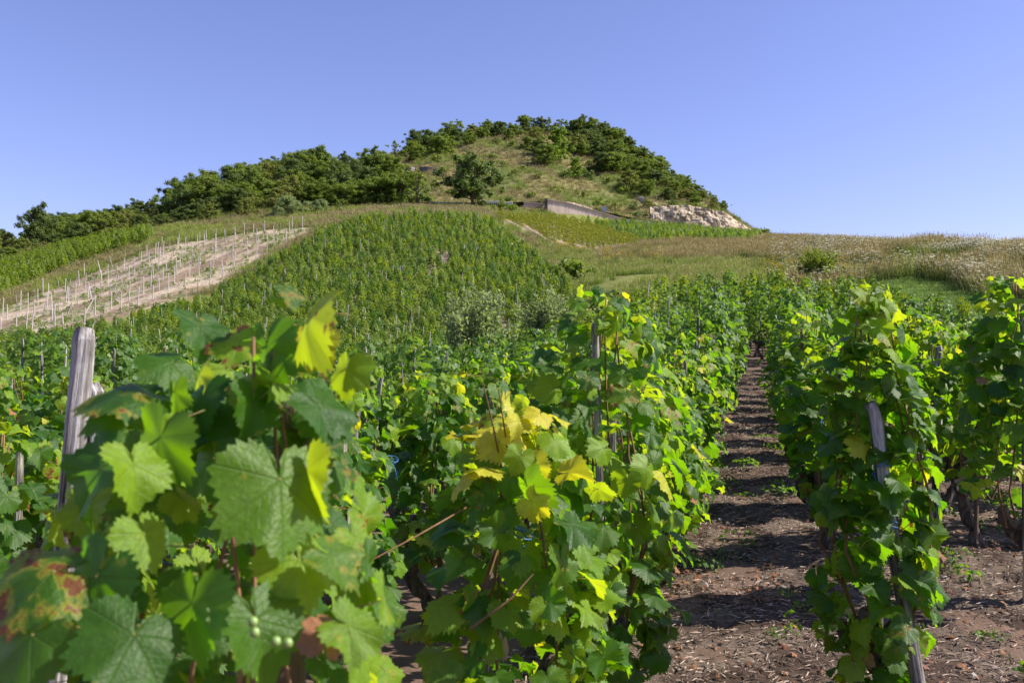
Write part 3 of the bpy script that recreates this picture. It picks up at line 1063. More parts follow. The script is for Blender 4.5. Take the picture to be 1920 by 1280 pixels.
for (d, k, i, x, y) in rest_ind:
    seed = 1000 + 50 * (k + 40) + i
    if k == 99:
        sd = int(RR.integers(3000, 90000))
        sz = random.uniform(0.95, 1.2)
        u = x / y
        lab = '%s %s staked vine at the %s %s of the plot above the path end' % ('tall' if sz > 1.12 else 'short' if sz < 1.02 else 'middling', 'pale yellow-green' if (sd % 6) % 3 == 2 else 'deep green',
                                                                              'front' if y < 26 else 'back' if y > 31 else 'middle', 'left' if u < 0.2 else 'right' if u > 0.38 else 'centre')
        mid_vine(x, y, ROWA, sd, lab, 'vines above the end of the path', sz, COLF)
        continue
    c = count[k] = count.get(k, 0) + 1
    lab = '%s vine from the front in %s' % (ORD[c - 1], row_name(k)) if -9 < k < 6 and c <= len(ORD) else 'staked green vine farther up %s' % row_name(k)
    mid_vine(x, y, ROWA, seed, lab, 'vines farther up ' + row_name(k).replace('the ', '', 1), random.uniform(0.92, 1.08))


def vine_points(poly, spacing, rowdir, ylo, yhi, xlo, xhi, jit=0.16, keep=1.0):
    d = np.array(rowdir) / np.hypot(*rowdir)
    p = np.array([d[1], -d[0]])
    R = 160
    a = np.arange(-R, R, spacing[0])
    b = np.arange(-R, R, spacing[1])
    A, B = np.meshgrid(a, b)
    C = np.array([(xlo + xhi) / 2, (ylo + yhi) / 2])
    P = C + A.reshape(-1, 1) * p + B.reshape(-1, 1) * d + rng.normal(0, jit, (A.size, 2))
    m = (P[:, 1] > ylo) & (P[:, 1] < yhi) & (P[:, 0] > xlo) & (P[:, 0] < xhi) & (rng.random(len(P)) < keep)
    P = P[m]
    Z = ground_z(P[:, 0], P[:, 1])
    px, py = project(P[:, 0], P[:, 1], Z)
    m = inside(poly, px, py)
    return np.column_stack([P, Z])[m], px[m], py[m]


plot = np.array([[x, y, gz(x, y)] for (_, k, _, x, y) in rest_far if k == 99]).reshape(-1, 3)
print('plot rest', len(plot))
if len(plot):
    scatter('upper_plot_vines', COLF, plot, rand_rot(len(plot), 0.05), np.ones((len(plot), 3)) * RR.uniform(0.98, 1.2, (len(plot), 1)), RR.integers(0, 6, len(plot)), 'staked vines at the top of the plot below the meadow')
rest_far = [q for q in rest_far if q[1] != 99]
far_pts = [np.array([[x, y, gz(x, y)] for (_, _, _, x, y) in rest_far]).reshape(-1, 3)]
fid = [rng.integers(0, 7, len(rest_far)) ]
P, px, py = vine_points(SLOPEV, (0.78, 0.74), (-0.42, 1), 44, 122, -75, 14, 0.2, 0.94)
gap = (np.hypot((px - 834) / 9, (py - 496) / 16) < 1) | (np.hypot((px - 805) / 15, (py - 520) / 9) < 1)
P = P[~gap]

far_pts.append(P)
Q, _, _ = vine_points(FARV, (1.2, 0.9), (0.3, 1), 100, 149, 8, 60)
far_pts.append(Q)
L_, _, _ = vine_points(LEFTV, (1.1, 0.7), (0.6, 1), 85, 140, -95, -40)
far_pts.append(L_)
AP = np.concatenate(far_pts)
n = len(AP)
hs = rng.uniform(0.72, 1.12, n)
hs[n - len(L_):] = rng.uniform(1.2, 1.45, len(L_))
fi = rng.integers(0, 7, n)
fi[n - len(L_):] = rng.choice([2, 5, 5, 3], len(L_))
mids = [len(far_pts[0])]
FST = [stake_mesh(1.6, 0.022, [PALEWOOD], 350, 5)]
# pool of farther vines: every vine its foliage, every third its stake
scatter('distant_vines', FARF, AP, rand_rot(n, 0.05), np.column_stack([hs * rng.uniform(.85, 1.15, n), hs * rng.uniform(.85, 1.15, n), hs]), fi,
        'dense green vines covering the slope below the hill')
ms = rng.random(n) < 0.05
scatter('distant_vine_stakes', FST, AP[ms] + [0.1, -0.1, 0], rand_rot(ms.sum(), 0.06), np.column_stack([np.ones(ms.sum())] * 2 + [rng.uniform(0.85, 1.15, ms.sum())]), np.zeros(ms.sum(), int),
        'thin grey stakes among the vines on the slope')
G_, _, _ = vine_points(GOLDV, (1.7, 0.8), (0.20, -1.0), 100, 148, -8, 30, 0.07)
n = len(G_)
scatter('yellowing_vine_rows', GOLDF, G_, np.column_stack([np.zeros(n), np.zeros(n), rng.normal(math.atan2(-1.0, 0.2) - PI / 2, 0.1, n)]), np.ones((n, 3)) * rng.uniform(.85, 1.1, (n, 1)), rng.integers(0, 4, n),
        'yellow green vine rows running diagonally below the retaining wall')
print('far vines', len(AP), 'gold', len(G_))

# ------------------------------------------------------------------ foreground vine close to the camera
def hero():
    b = at(480, 900, 1.22)
    x, y = b.x, b.y
    v = thing('grapevine', 'large blurred vine closest to the camera with big dark leaves', 'grapevine', (x, y, gz(x, y)), ROWA, 'vines of the near rows')
    inv = (Matrix.Translation(v.location) @ Matrix.Rotation(ROWA, 4, 'Z')).inverted()
    link('trunk', TRUNKS[1], v)
    for k in range(6):
        link('cane', CANES[k], v, rot=(0, 0, k * 1.1), scale=(0.8, 0.8, 1.0))
    st = link('stake', stake_mesh(1.52, 0.026, [BROWNWOOD], 77, 12), v)
    top = at(548, 770, 1.28)
    lt = inv @ top
    st.location = (lt.x, lt.y, 0)
    g = np.random.default_rng(900)

    def put(p, nrm, tip, size, m=0, shape=None):
        size *= 0.82 if size > 0.05 else 1.0
        nrm = np.array(nrm, float) + np.array(S) * (0.5 if nrm[0] > -0.3 else 0.0)
        fr = frames(np.array([nrm], float), np.array([tip], float))[0]
        o = link('leaf', HI[m][int(g.integers(6)) if shape is None else shape], v)
        o.matrix_basis = inv @ (Matrix.Translation(p) @ Matrix(fr.tolist()).to_4x4() @ Matrix.Diagonal((size, size, size, 1)))
        return o
    # silhouette leaves, as they stand in the photograph: place, normal, tip direction, size
    S_ = lambda *a: put(*a)
    S_(at(540, 545, 1.2), (0.5, -0.6, 0.6), (0.25, 0, -1), 0.028, 0, 1)
    S_(at(528, 560, 1.2), (0.2, -0.3, 0.9), (-1, 0, -0.2), 0.020, 1, 2)
    S_(at(578, 592, 1.15), (-0.82, -0.36, 0.5), (0.72, 0.1, -0.75), 0.082, 1, 4)
    S_(at(650, 690, 1.15), (-0.5, -0.8, 0.2), (0.0, 0.1, -1), 0.055, 1, 2)
    S_(at(590, 640, 1.25), (-0.3, -0.8, 0.4), (-0.2, 0, -1), 0.05, 2, 0)
    S_(at(375, 610, 1.2), (0.5, -0.6, 0.65), (-0.25, 0, -1), 0.058, 0, 3)
    S_(at(450, 640, 1.2), (-0.2, -0.8, 0.5), (-0.7, 0.1, -0.6), 0.055, 1, 0)
    S_(at(500, 650, 1.2), (-0.55, -0.8, 0.1), (0.3, 0, -1), 0.085, 0, 0)
    S_(at(320, 680, 1.15), (0.2, -0.7, 0.6), (-0.7, 0, -0.8), 0.06, 0, 2)
    S_(at(262, 738, 1.12), (0.1, -0.42, 0.95), (-0.95, 0, 0.22), 0.085, 0, 4)
    S_(at(235, 760, 1.12), (-0.2, -0.6, 0.7), (-0.7, 0, -0.5), 0.05, 0, 4)
    S_(at(600, 760, 1.1), (0.6, -0.55, 0.6), (0.75, -0.1, -0.65), 0.075, 0, 1)
    S_(at(620, 770, 1.12), (0.5, -0.4, 0.75), (1.0, -0.1, -0.15), 0.055, 0, 2)
    S_(at(470, 720, 1.15), (-0.1, -0.6, 0.8), (0.9, 0, 0.05), 0.05, 1, 4)
    S_(at(300, 820, 1.05), (-0.5, -0.85, 0.15), (-0.2, 0, -1), 0.085, 0, 0)
    S_(at(190, 880, 1.05), (-0.5, -0.6, 0.4), (-0.55, 0, -0.8), 0.085, 0, 3)
    S_(at(525, 900, 1.0), (0.35, -0.9, 0.25), (-0.1, 0, -1), 0.105, 0, 0)
    S_(at(575, 880, 1.03), (-0.8, -0.6, 0.1), (0.35, 0, -1), 0.07, 1, 1)
    S_(at(250, 870, 1.0), (0.75, -0.55, 0.4), (-0.2, 0, -1), 0.05, 1, 3)
    S_(at(270, 1000, 0.98), (0.75, -0.55, 0.35), (0.2, 0, -1), 0.055, 1, 0)
    S_(at(100, 1070, 0.95), (-0.2, -0.6, 0.7), (-0.8, 0, -0.5), 0.09, 0, 4)
    S_(at(180, 1080, 0.95), (-0.4, -0.8, 0.3), (-0.3, 0, -1), 0.085, 0, 0)
    S_(at(620, 1040, 1.0), (0.4, -0.5, 0.75), (0.9, 0, -0.4), 0.06, 0, 1)
    S_(at(560, 1050, 1.0), (0.3, -0.9, 0.2), (0.2, 0, -1), 0.075, 1, 2)
    S_(at(650, 1170, 0.95), (0.2, -0.7, 0.6), (0.9, 0, -0.3), 0.045, 1, 5)
    S_(at(480, 1160, 0.95), (0.5, -0.7, 0.45), (0.1, 0, -1), 0.08, 0, 3)
    S_(at(360, 1130, 0.93), (-0.5, -0.8, 0.3), (0.1, 0, -1), 0.08, 0, 1)
    S_(at(250, 1190, 0.9), (0.2, -0.8, 0.5), (-0.4, 0, -0.9), 0.08, 0, 0)
    S_(at(60, 1190, 0.9), (-0.3, -0.7, 0.6), (-0.5, 0, -0.8), 0.085, 0, 2)
    S_(at(400, 860, 1.1), (-0.3, -0.8, 0.4), (0.2, 0, -1), 0.07, 0, 2)
    S_(at(440, 800, 1.15), (0.0, -0.7, 0.7), (-0.5, 0, -0.9), 0.07, 0, 5)
    S_(at(380, 740, 1.15), (-0.4, -0.6, 0.6), (0.3, 0, -0.9), 0.065, 0, 1)
    S_(at(290, 740, 1.2), (-0.2, -0.6, 0.4), (-0.3, 0, -0.9), 0.055, 0, 1)
    d = link('dry_leaf', DRYC[0], v)
    d.matrix_basis = inv @ (Matrix.Translation(at(612, 1200, 0.93)) @ Euler((1.2, 0.3, 0.4)).to_matrix().to_4x4() @ Matrix.Diagonal((0.032, 0.032, 0.032, 1)))
    # inner mass
    for i in range(230):
        px, py = g.uniform(20, 700), g.uniform(690, 1330)
        w = np.interp(py, [640, 760, 950, 1280], [90, 185, 300, 430])
        cx = np.interp(py, [640, 950, 1280], [500, 400, 330])
        px = cx + (px - 360) / 340 * w
        Y = g.uniform(1.12, 1.6)
        out = np.array([(px - cx) / 300, -0.3, 0.0])
        nrm = out * 0.7 + np.array([0, -0.25, 0.25]) + np.array(S) * g.uniform(0.2, 1.1) + g.normal(0, 0.45, 3)
        tip = np.array([out[0] * 0.6, 0, -0.9]) + g.normal(0, 0.4, 3)
        put(at(px, py, Y), nrm, tip, g.uniform(0.030, 0.060), 1 if g.random() < 0.36 else 0)
    # a few pale grapes and a reddish tendril
    gm, gnt = new_mat('pale_grape')
    NT(gnt).out(NT(gnt).n('ShaderNodeBsdfPrincipled', {'Base Color': (0.20, 0.30, 0.08, 1), 'Roughness': 0.35, 'Subsurface Weight': 0.3, 'Subsurface Radius': (0.01, 0.01, 0.004)}).outputs[0])
    cl = link('grape_cluster', None, v)
    cl.matrix_basis = inv @ Matrix.Translation(at(474, 1175, 0.88))
    th = np.linspace(0, PI, 7)
    vv = np.array([[math.sin(a) * math.cos(b), math.sin(a) * math.sin(b), math.cos(a)] for a in th for b in np.linspace(0, 2 * PI, 10, endpoint=False)])
    q = np.array([[i * 10 + j, i * 10 + 10 + j, i * 10 + 10 + (j + 1) % 10, i * 10 + (j + 1) % 10] for i in range(6) for j in range(10)])
    bm_ = make_mesh('berry', vv * 0.0052, [q], [gm], smooth=True)
    for (a, b, c) in ((0, 0, 0.005), (0.001, 0.003, -0.006), (0.020, 0.008, -0.016), (0.031, 0.010, -0.018)):
        link('berry', bm_, cl, loc=(a, b, c))


hero()

# long bare canes that stick out of the yellowing vine
yv = [o for o in COL.objects if o.get('label', '').startswith('yellowing vine')][0]
yinv = (Matrix.Translation(yv.location) @ Matrix.Rotation(yv.rotation_euler.z, 4, 'Z')).inverted()
for pts in ([(700, 1048, 2.2), (780, 1005, 2.25), (850, 965, 2.35), (960, 900, 2.5)], [(1000, 1075, 2.1), (960, 1120, 2.08), (880, 1180, 2.05)], [(905, 715, 2.35), (925, 800, 2.4), (945, 900, 2.45)], [(935, 730, 2.38), (950, 830, 2.42), (960, 960, 2.48)]):
    mb = MB()
    w = [yinv @ at(*p) for p in pts]
    mb.tube(np.array([list(q) for q in w]), np.linspace(0.0018, 0.0032, len(w)), 5)
    link('cane', mb.mesh('long_cane', [CANE], True), yv)

# thick weathered posts and other stakes that stand out in front
def post(p_top, p_bot, r, mat, label, name='wooden_post', seed=1, seg=14):
    p_top, p_bot = Vector(p_top), Vector(p_bot)
    d = p_top - p_bot
    base = p_bot - d.normalized() * 0.12
    L = (p_top - base).length
    g = np.random.default_rng(seed)
    mb = MB()
    z = np.array([0, 0.2, 0.4, 0.6, 0.8, 0.95, 0.985, 1.0]) * L
    n = len(z)
    mb.tube(np.column_stack([g.normal(0, 0.004, n), g.normal(0, 0.004, n), z]), np.array([1.05, 1.0, 1.03, 0.98, 1.0, 0.98, 0.96, 0.86]) * r, 18, 0, 0.10)
    o = link(name, mb.mesh(name, [mat], False), None, base)
    o.rotation_euler = d.to_track_quat('Z', 'Y').to_euler()
    return tag(o, label, 'post', 'wooden posts among the near vines')


def foot(px, Y):
    return ground_at(px, Y)


post(at(158, 618, 2.45), foot(62, 2.45), 0.028, WOOD, 'thick weathered grey post with bleached bark left of the big vine', seed=3)
post(at(178, 722, 3.1), foot(160, 3.1), 0.026, WOOD, 'shorter weathered post half hidden behind the thick grey post', seed=4)
post(at(1634, 756, 3.33), foot(1745, 3.33), 0.025, WOOD, 'leaning grey post inside the leafy vine column right of the path', seed=5)
post(at(1762, 650, 6.5), foot(1752, 6.5), 0.026, WOOD, 'upright grey stake with blue tie among the trunks right of the path', seed=6)
post(at(672, 715, 4.4), foot(630, 4.4), 0.022, WOOD, 'slanted grey stake showing just right of the blurred big vine', seed=7)


NEARV = [o for o in COL.objects if o.name.startswith('grapevine') and any(c.name.startswith('leaf') for c in o.children)]
for n_, (px, py, Y) in enumerate(((735, 862, 4.2), (1218, 850, 4.55), (1668, 985, 3.3), (1652, 872, 3.3), (1763, 745, 6.2), (1762, 800, 6.2))):
    p = at(px, py, Y)
    v = min(NEARV, key=lambda o: math.hypot(o.location.x - p.x, o.location.y - p.y))
    loc = (Matrix.Translation(v.location) @ Matrix.Rotation(v.rotation_euler.z, 4, 'Z')).inverted() @ p
    link('twine_tie', TIES[n_ % 2], v, loc, (0.3, 0.2, n_ * 1.3), 0.8)

# ------------------------------------------------------------------ trees and shrubs
def leafy(mb, centres, radii, per, leaf, g, mat=0, flat=0.75, up=0.3):
    for c, r in zip(centres, radii):
        k = max(8, int(per * r * r))
        d = g.normal(0, 1, (k, 3))
        d /= np.linalg.norm(d, axis=1)[:, None]
        rr = r * g.uniform(0.45, 1.12, (k, 1)) ** 0.6
        p = c + d * rr * [1, 1, flat]
        nr = d + g.normal(0, 0.55, (k, 3)) + [0, 0, up]
        fr = frames(nr, g.normal(0, 1, (k, 3)))
        s = leaf * g.uniform(0.6, 1.3, k)
        base = np.array([[-0.5, -0.5, 0], [0.5, -0.35, -0.1], [0.45, 0.5, 0.05], [-0.35, 0.55, -0.12]])
        V = p[:, None] + np.einsum('nij,vj->nvi', fr, base) * s[:, None, None]
        q = (np.arange(k) * 4)[:, None] + np.array([[0, 1, 2, 3]])
        mb.add(V.reshape(-1, 3), [q], mat)


def make_tree(seed, h, w, mat, blobs=70, per=150, leaf=0.22, flat=0.8, low=0.06, gap=0.0):
    """trunk mesh and crown mesh of a broadleaf tree of height h and crown width w"""
    g = np.random.default_rng(seed)
    t = MB()
    zt = np.linspace(-0.3, h * 0.62, 8)
    sw = np.cumsum(g.normal(0, 0.05 * h / 7, (8, 2)), 0)
    tp = np.column_stack([sw, zt])
    t.tube(tp, np.linspace(0.035 * h, 0.012 * h, 8), 7, 0, 0.12)
    cr = MB()
    P_, S_, N_ = [], [], []
    top = tp[-1]
    nl = int(9 + blobs / 12)
    for k in range(nl):
        f = low + (1 - low) * (k + g.uniform(0, 1)) / nl
        x = (f - low) / (1.0 - low)
        prof = max(0.10, math.sin(PI * min(1, 0.10 + 0.9 * x ** 0.75))) ** 0.6
        a = k * 2.4 + g.uniform(-0.5, 0.5)
        L = w / 2 * prof * g.uniform(0.62, 1.12)
        hub = np.array([top[0] * f, top[1] * f, h * f * 0.62])
        end = np.array([top[0] + math.cos(a) * L * 0.8, top[1] + math.sin(a) * L * 0.8, h * min(0.98, f * 0.97)])
        t.tube([hub, hub * 0.5 + end * 0.5 - [0, 0, 0.03 * h], end], np.array([0.016, 0.010, 0.004]) * h, 5, 0)
        nb = int(blobs / nl) + 1
        for j in range(nb):
            c = hub * 0.15 + end * 0.85 + g.normal(0, 1, 3) * [0.17 * w, 0.17 * w, 0.085 * h] * (0.6 + 0.5 * prof)
            c[2] = max(c[2], low * h * 0.8 + 0.1 * h * g.random())
            r = w * g.uniform(0.045, 0.11)
            n = int(per * r * r * 2.6) + 10
            d = g.normal(0, 1, (n, 3))
            d /= np.linalg.norm(d, axis=1)[:, None]
            P_.append(c + d * (r * np.abs(g.normal(0.75, 0.38, (n, 1)))) * [1, 1, 0.72])
            N_.append(d + g.normal(0, 0.5, (n, 3)) + [0, 0, 0.35])
            S_.append(leaf * g.uniform(0.55, 1.3, n))
    P_, N_, S_ = np.concatenate(P_), np.concatenate(N_), np.concatenate(S_)
    fr = frames(N_, g.normal(0, 1, (len(P_), 3)))
    base = np.array([[-0.5, -0.5, 0], [0.5, -0.35, -0.1], [0.45, 0.5, 0.05], [-0.35, 0.55, -0.12]])
    V = P_[:, None] + np.einsum('nij,vj->nvi', fr, base) * S_[:, None, None]
    cr.add(V.reshape(-1, 3), [(np.arange(len(P_)) * 4)[:, None] + np.array([[0, 1, 2, 3]])], 0)
    return t.mesh('tree_trunk', [BARK], True), cr.mesh('tree_crown', [mat])


KINDS = {
    'dark': [make_tree(500 + k, 7, 6.8, T_DARK, 110, 240, 0.16) for k in range(4)],
    'mid': [make_tree(510 + k, 7, 7.0, T_MID, 110, 240, 0.16) for k in range(5)],
    'olive': [make_tree(520 + k, 6, 6.2, T_OLIVE, 95, 250, 0.15) for k in range(3)],
    'grey': [make_tree(530 + k, 4.5, 5.8, T_GREY, 90, 260, 0.14, low=0.03) for k in range(2)],
    'bright': [make_tree(540, 7, 5.6, T_LIME, 110, 170, 0.2)],
    'lone': [make_tree(553, 7.2, 6.2, T_DARK, 120, 150, 0.2, low=0.28)],
    'sparse': [make_tree(560 + k, 6, 4.6, T_MID, 45, 130, 0.18, low=0.2) for k in range(2)],
}
BASEH = {'dark': 7, 'mid': 7, 'olive': 6, 'grey': 4.5, 'bright': 7, 'lone': 7.2, 'sparse': 6}
ADJ = {'dark': 'dark green', 'mid': 'mid green', 'olive': 'olive', 'grey': 'silvery', 'bright': 'lime green', 'lone': 'dark', 'sparse': 'thin'}


LATER = []


def plant_tree(px, Y, top, kind, region=None, label=None, wide=1.0, name='broadleaf_tree', cat='tree', height=None, group=None):
    p = ground_at(px, Y)
    if height is None:
        height = float(zray(top, Y)) - p.z
    height = max(1.2, height) / 0.99
    lib = KINDS[kind]
    tm, cm = lib[int(rng.integers(len(lib)))]
    s = height / BASEH[kind]
    o = thing(name, label, cat, (p.x, p.y, p.z - 0.1), rng.uniform(0, 6.28), group or ('trees ' + region if region else None))
    if label is None:
        LATER.append((region, kind, px, o))
    o.scale = (s * wide, s * wide, s)
    link('trunk', tm, o)
    link('crown', cm, o)
    return o


CREST = 'along the hill crest'
FLANK = "on the hill's right flank"
WOOD_ = "massed on the hill's left shoulder"
LEFTW = 'behind the far left vineyard'
# far left wood, the tall dark tree first
plant_tree(72, 150, 385, 'dark', label='tall dark tree rising above the low wood at far left', wide=0.75)
for px, Y, top, kd, w in ((-60, 150, 440, 'mid', 1), (12, 148, 436, 'olive', 1), (40, 143, 442, 'olive', 1), (105, 155, 404, 'mid', .9), (125, 146, 425, 'mid', 1), (150, 160, 401, 'mid', 1),
                          (168, 158, 402, 'dark', .9), (185, 148, 420, 'olive', 1.1), (200, 165, 392, 'mid', 1), (222, 165, 384, 'dark', 1), (256, 168, 374, 'dark', 1), (240, 150, 400, 'olive', 1.2), (284, 168, 374, 'mid', 1),
                          (215, 146, 412, 'dark', 1.1), (270, 146, 402, 'mid', 1.1), (300, 150, 385, 'dark', 1.1), (320, 160, 366, 'dark', 1), (20, 137, 462, 'mid', 1.2), (70, 136, 455, 'olive', 1.2), (110, 136, 447, 'mid', 1.2), (160, 138, 438, 'olive', 1.3), (-30, 138, 468, 'mid', 1.3), (-120, 140, 455, 'mid', 1.4), (-200, 142, 450, 'dark', 1.4)):
    plant_tree(px, Y, top, kd, LEFTW, wide=w)
for px, Y, top, kd, w in ((330, 165, 335, 'dark', .9), (345, 150, 350, 'dark', 1), (370, 160, 330, 'mid', 1), (393, 160, 320, 'mid', 1), (415, 150, 338, 'dark', 1), (440, 155, 312, 'dark', 1.1), (456, 158, 304, 'mid', 1), (476, 150, 320, 'mid', 1),
                          (500, 185, 300, 'olive', 1), (520, 190, 296, 'dark', 1), (553, 178, 285, 'mid', 1), (580, 168, 290, 'mid', .9), (602, 170, 275, 'mid', .9), (625, 160, 300, 'mid', .9), (645, 185, 286, 'dark', 1), (662, 160, 300, 'dark', 1.1), (690, 168, 284, 'mid', 1), (708, 165, 277, 'mid', 1.0), (730, 165, 290, 'mid', 1),
                          (405, 143, 365, 'dark', 1.1), (375, 141, 375, 'dark', 1.1), (345, 140, 386, 'dark', 1.2), (445, 143, 352, 'dark', 1.1), (470, 143, 360, 'olive', 1), (545, 147, 330, 'olive', 1), (520, 143, 352, 'olive', 1), (575, 147, 340, 'mid', 1), (600, 146, 335, 'mid', 1.1), (560, 156, 318, 'mid', 1),
                          (665, 147, 335, 'mid', 1.1), (700, 146, 328, 'mid', 1.2), (725, 146, 335, 'mid', 1), (640, 150, 318, 'dark', 1.0), (745, 146, 345, 'mid', .9), (300, 138, 400, 'dark', 1.2), (500, 170, 322, 'olive', 1.1), (480, 165, 325, 'dark', 1.1), (680, 154, 312, 'dark', 1.1)):
    plant_tree(px, Y, top, kd, WOOD_, wide=w)
plant_tree(886, 138, 290, 'lone', label='lone round dark tree with forked trunk beside the road', wide=1.05, name='lone_tree')
plant_tree(785, 139, 318, 'sparse', label='thin open tree at the road end left of the lone tree', wide=1.15)
plant_tree(1048, 190, 240, 'bright', label='bright lime green tree near the top of the hill', wide=0.85)
plant_tree(1080, 178, 296, 'bright', label='small lime green bush below the bright tree on the hill', wide=1.0, name='hillside_bush', cat='bush')
plant_tree(542, 134, 366, 'grey', label='wide silvery green willow bush above the bare sandy plot', wide=1.15, name='willow_bush', cat='bush')
plant_tree(637, 132, 372, 'sparse', label='small twisted tree alone in the dry grass above the vineyard', wide=0.9)
plant_tree(600, 136, 372, 'grey', label='low silvery bush between the willow and the twisted tree', name='willow_bush', cat='bush')
plant_tree(395, 137, 380, 'olive', label='yellowish round bush at the edge of the dark wood above the sand', name='edge_bush', cat='bush')
plant_tree(460, 138, 372, 'olive', label='pale olive bush left of the silvery willow bush', name='edge_bush', cat='bush')
for px, Y, top, kd, w in ((739, 200, 262, 'sparse', .9), (755, 195, 280, 'mid', 1), (781, 205, 243, 'dark', .9), (803, 208, 243, 'dark', 1), (825, 205, 256, 'mid', 1), (842, 215, 232, 'mid', 1), (857, 218, 223, 'sparse', 1.1), (886, 220, 234, 'olive', 1.1), (905, 215, 238, 'mid', 1), (916, 222, 226, 'mid', 1), (940, 220, 226, 'dark', 1),
                          (960, 218, 232, 'mid', 1), (984, 225, 215, 'mid', 1), (1013, 225, 219, 'dark', 1), (1030, 225, 220, 'sparse', 1.2), (1050, 222, 222, 'sparse', 1.1), (1072, 218, 226, 'mid', 1), (1090, 218, 217, 'dark', 1), (1110, 216, 222, 'mid', 1), (870, 210, 255, 'olive', 1), (930, 205, 258, 'olive', 1.2), (960, 200, 262, 'mid', 1.1), (990, 198, 255, 'mid', 1.1), (1010, 192, 258, 'mid', 1), (1000, 210, 238, 'olive', 1.1), (770, 190, 300, 'olive', 1.1), (1025, 185, 268, 'mid', 1)):
    plant_tree(px, Y, top, kd, CREST, wide=w)
for px, Y, top, kd, w in ((1130, 214, 228, 'dark', 1.1), (1156, 212, 238, 'mid', 1), (1100, 205, 240, 'dark', 1.2), (1125, 200, 258, 'dark', 1.2), (1150, 200, 262, 'mid', 1.1), (1177, 206, 256, 'dark', .9), (1160, 190, 285, 'mid', 1.2), (1190, 196, 272, 'mid', 1), (1209, 198, 274, 'sparse', 1), (1200, 185, 298, 'mid', 1.2), (1130, 186, 285, 'dark', 1.2), (1222, 194, 290, 'mid', .9), (1237, 192, 303, 'mid', 1), (1225, 182, 318, 'dark', 1.1),
                          (1250, 188, 318, 'dark', 1), (1258, 180, 332, 'mid', 1.1), (1273, 184, 329, 'sparse', 1.1), (1290, 182, 335, 'mid', 1), (1305, 178, 345, 'mid', 1), (1285, 172, 352, 'olive', 1.2), (1255, 170, 352, 'dark', 1.2), (1180, 175, 318, 'olive', 1.2), (1320, 174, 358, 'olive', 1.1), (1340, 172, 368, 'olive', 1.1), (1357, 171, 376, 'mid', .9), (1305, 168, 368, 'mid', 1.2), (1335, 168, 380, 'olive', 1.3), (1105, 190, 300, 'olive', 1.1), (1210, 172, 335, 'mid', 1.1)):
    plant_tree(px, Y, top, kd, FLANK, wide=w)


def fill(poly, ylo, yhi, n, kinds, hlo, hhi, region, wide=1.15, gapd=2.2):
    got = []
    tries = 0
    while len(got) < n and tries < 6000:
        tries += 1
        px, Y = rng.uniform(min(p[0] for p in poly), max(p[0] for p in poly)), rng.uniform(ylo, yhi)
        p = ground_at(px, Y)
        a, b = project(p.x, p.y, p.z)
        if not inside(poly, np.array([a]), np.array([b]))[0] or any(math.hypot(p.x - q.x, p.y - q.y) < gapd for q in got):
            continue
        got.append(p)
        plant_tree(px, Y, 0, kinds[int(rng.integers(len(kinds)))], region, wide=wide, height=rng.uniform(hlo, hhi))


fill([(1090, 250), (1170, 268), (1250, 338), (1290, 360), (1260, 362), (1200, 340), (1120, 312), (1070, 292)], 160, 216, 26, ['dark', 'mid', 'mid', 'olive'], 2.6, 4.6, FLANK)
fill([(1250, 345), (1350, 388), (1385, 402), (1300, 392), (1230, 365)], 158, 200, 12, ['mid', 'olive'], 1.4, 2.4, FLANK)
fill([(745, 300), (800, 274), (900, 256), (1000, 246), (1090, 246), (1080, 262), (1000, 262), (900, 276), (800, 300), (750, 320)], 180, 232, 24, ['dark', 'mid', 'mid', 'mid'], 1.8, 4.4, CREST)
fill([(320, 424), (400, 404), (640, 394), (770, 385), (770, 330), (600, 318), (450, 350), (320, 402)], 138, 195, 22, ['dark', 'mid', 'mid', 'mid'], 3.0, 6.2, WOOD_)
fill([(-160, 525), (0, 506), (140, 468), (290, 436), (330, 424), (330, 398), (150, 432), (-160, 470)], 126, 195, 42, ['mid', 'dark', 'mid', 'olive'], 1.8, 4.8, LEFTW)

for reg, kd in sorted({(a, b) for a, b, _, _ in LATER}):
    rowt = sorted([(c, o) for a, b, c, o in LATER if a == reg and b == kd], key=lambda q: q[0])
    for i_, (_, o) in enumerate(rowt):
        o['label'] = '%s %s tree from the left among those %s' % (ORD[i_], ADJ[kd], reg) if len(rowt) > 1 else 'only %s tree among those %s' % (ADJ[kd], reg)


def make_shrub(seed, mat, h=1.0, w=1.5, leaf=0.13, per=420, blobs=12):
    g = np.random.default_rng(seed)
    mb = MB()
    cen = [np.array([g.normal(0, w * 0.24), g.normal(0, w * 0.24), g.uniform(0.15, 0.8) * h]) for _ in range(blobs)]
    leafy(mb, cen, [w * g.uniform(0.13, 0.24) for _ in range(blobs)], per, leaf, g, 0, 0.8)
    return mb.mesh('shrub', [mat])


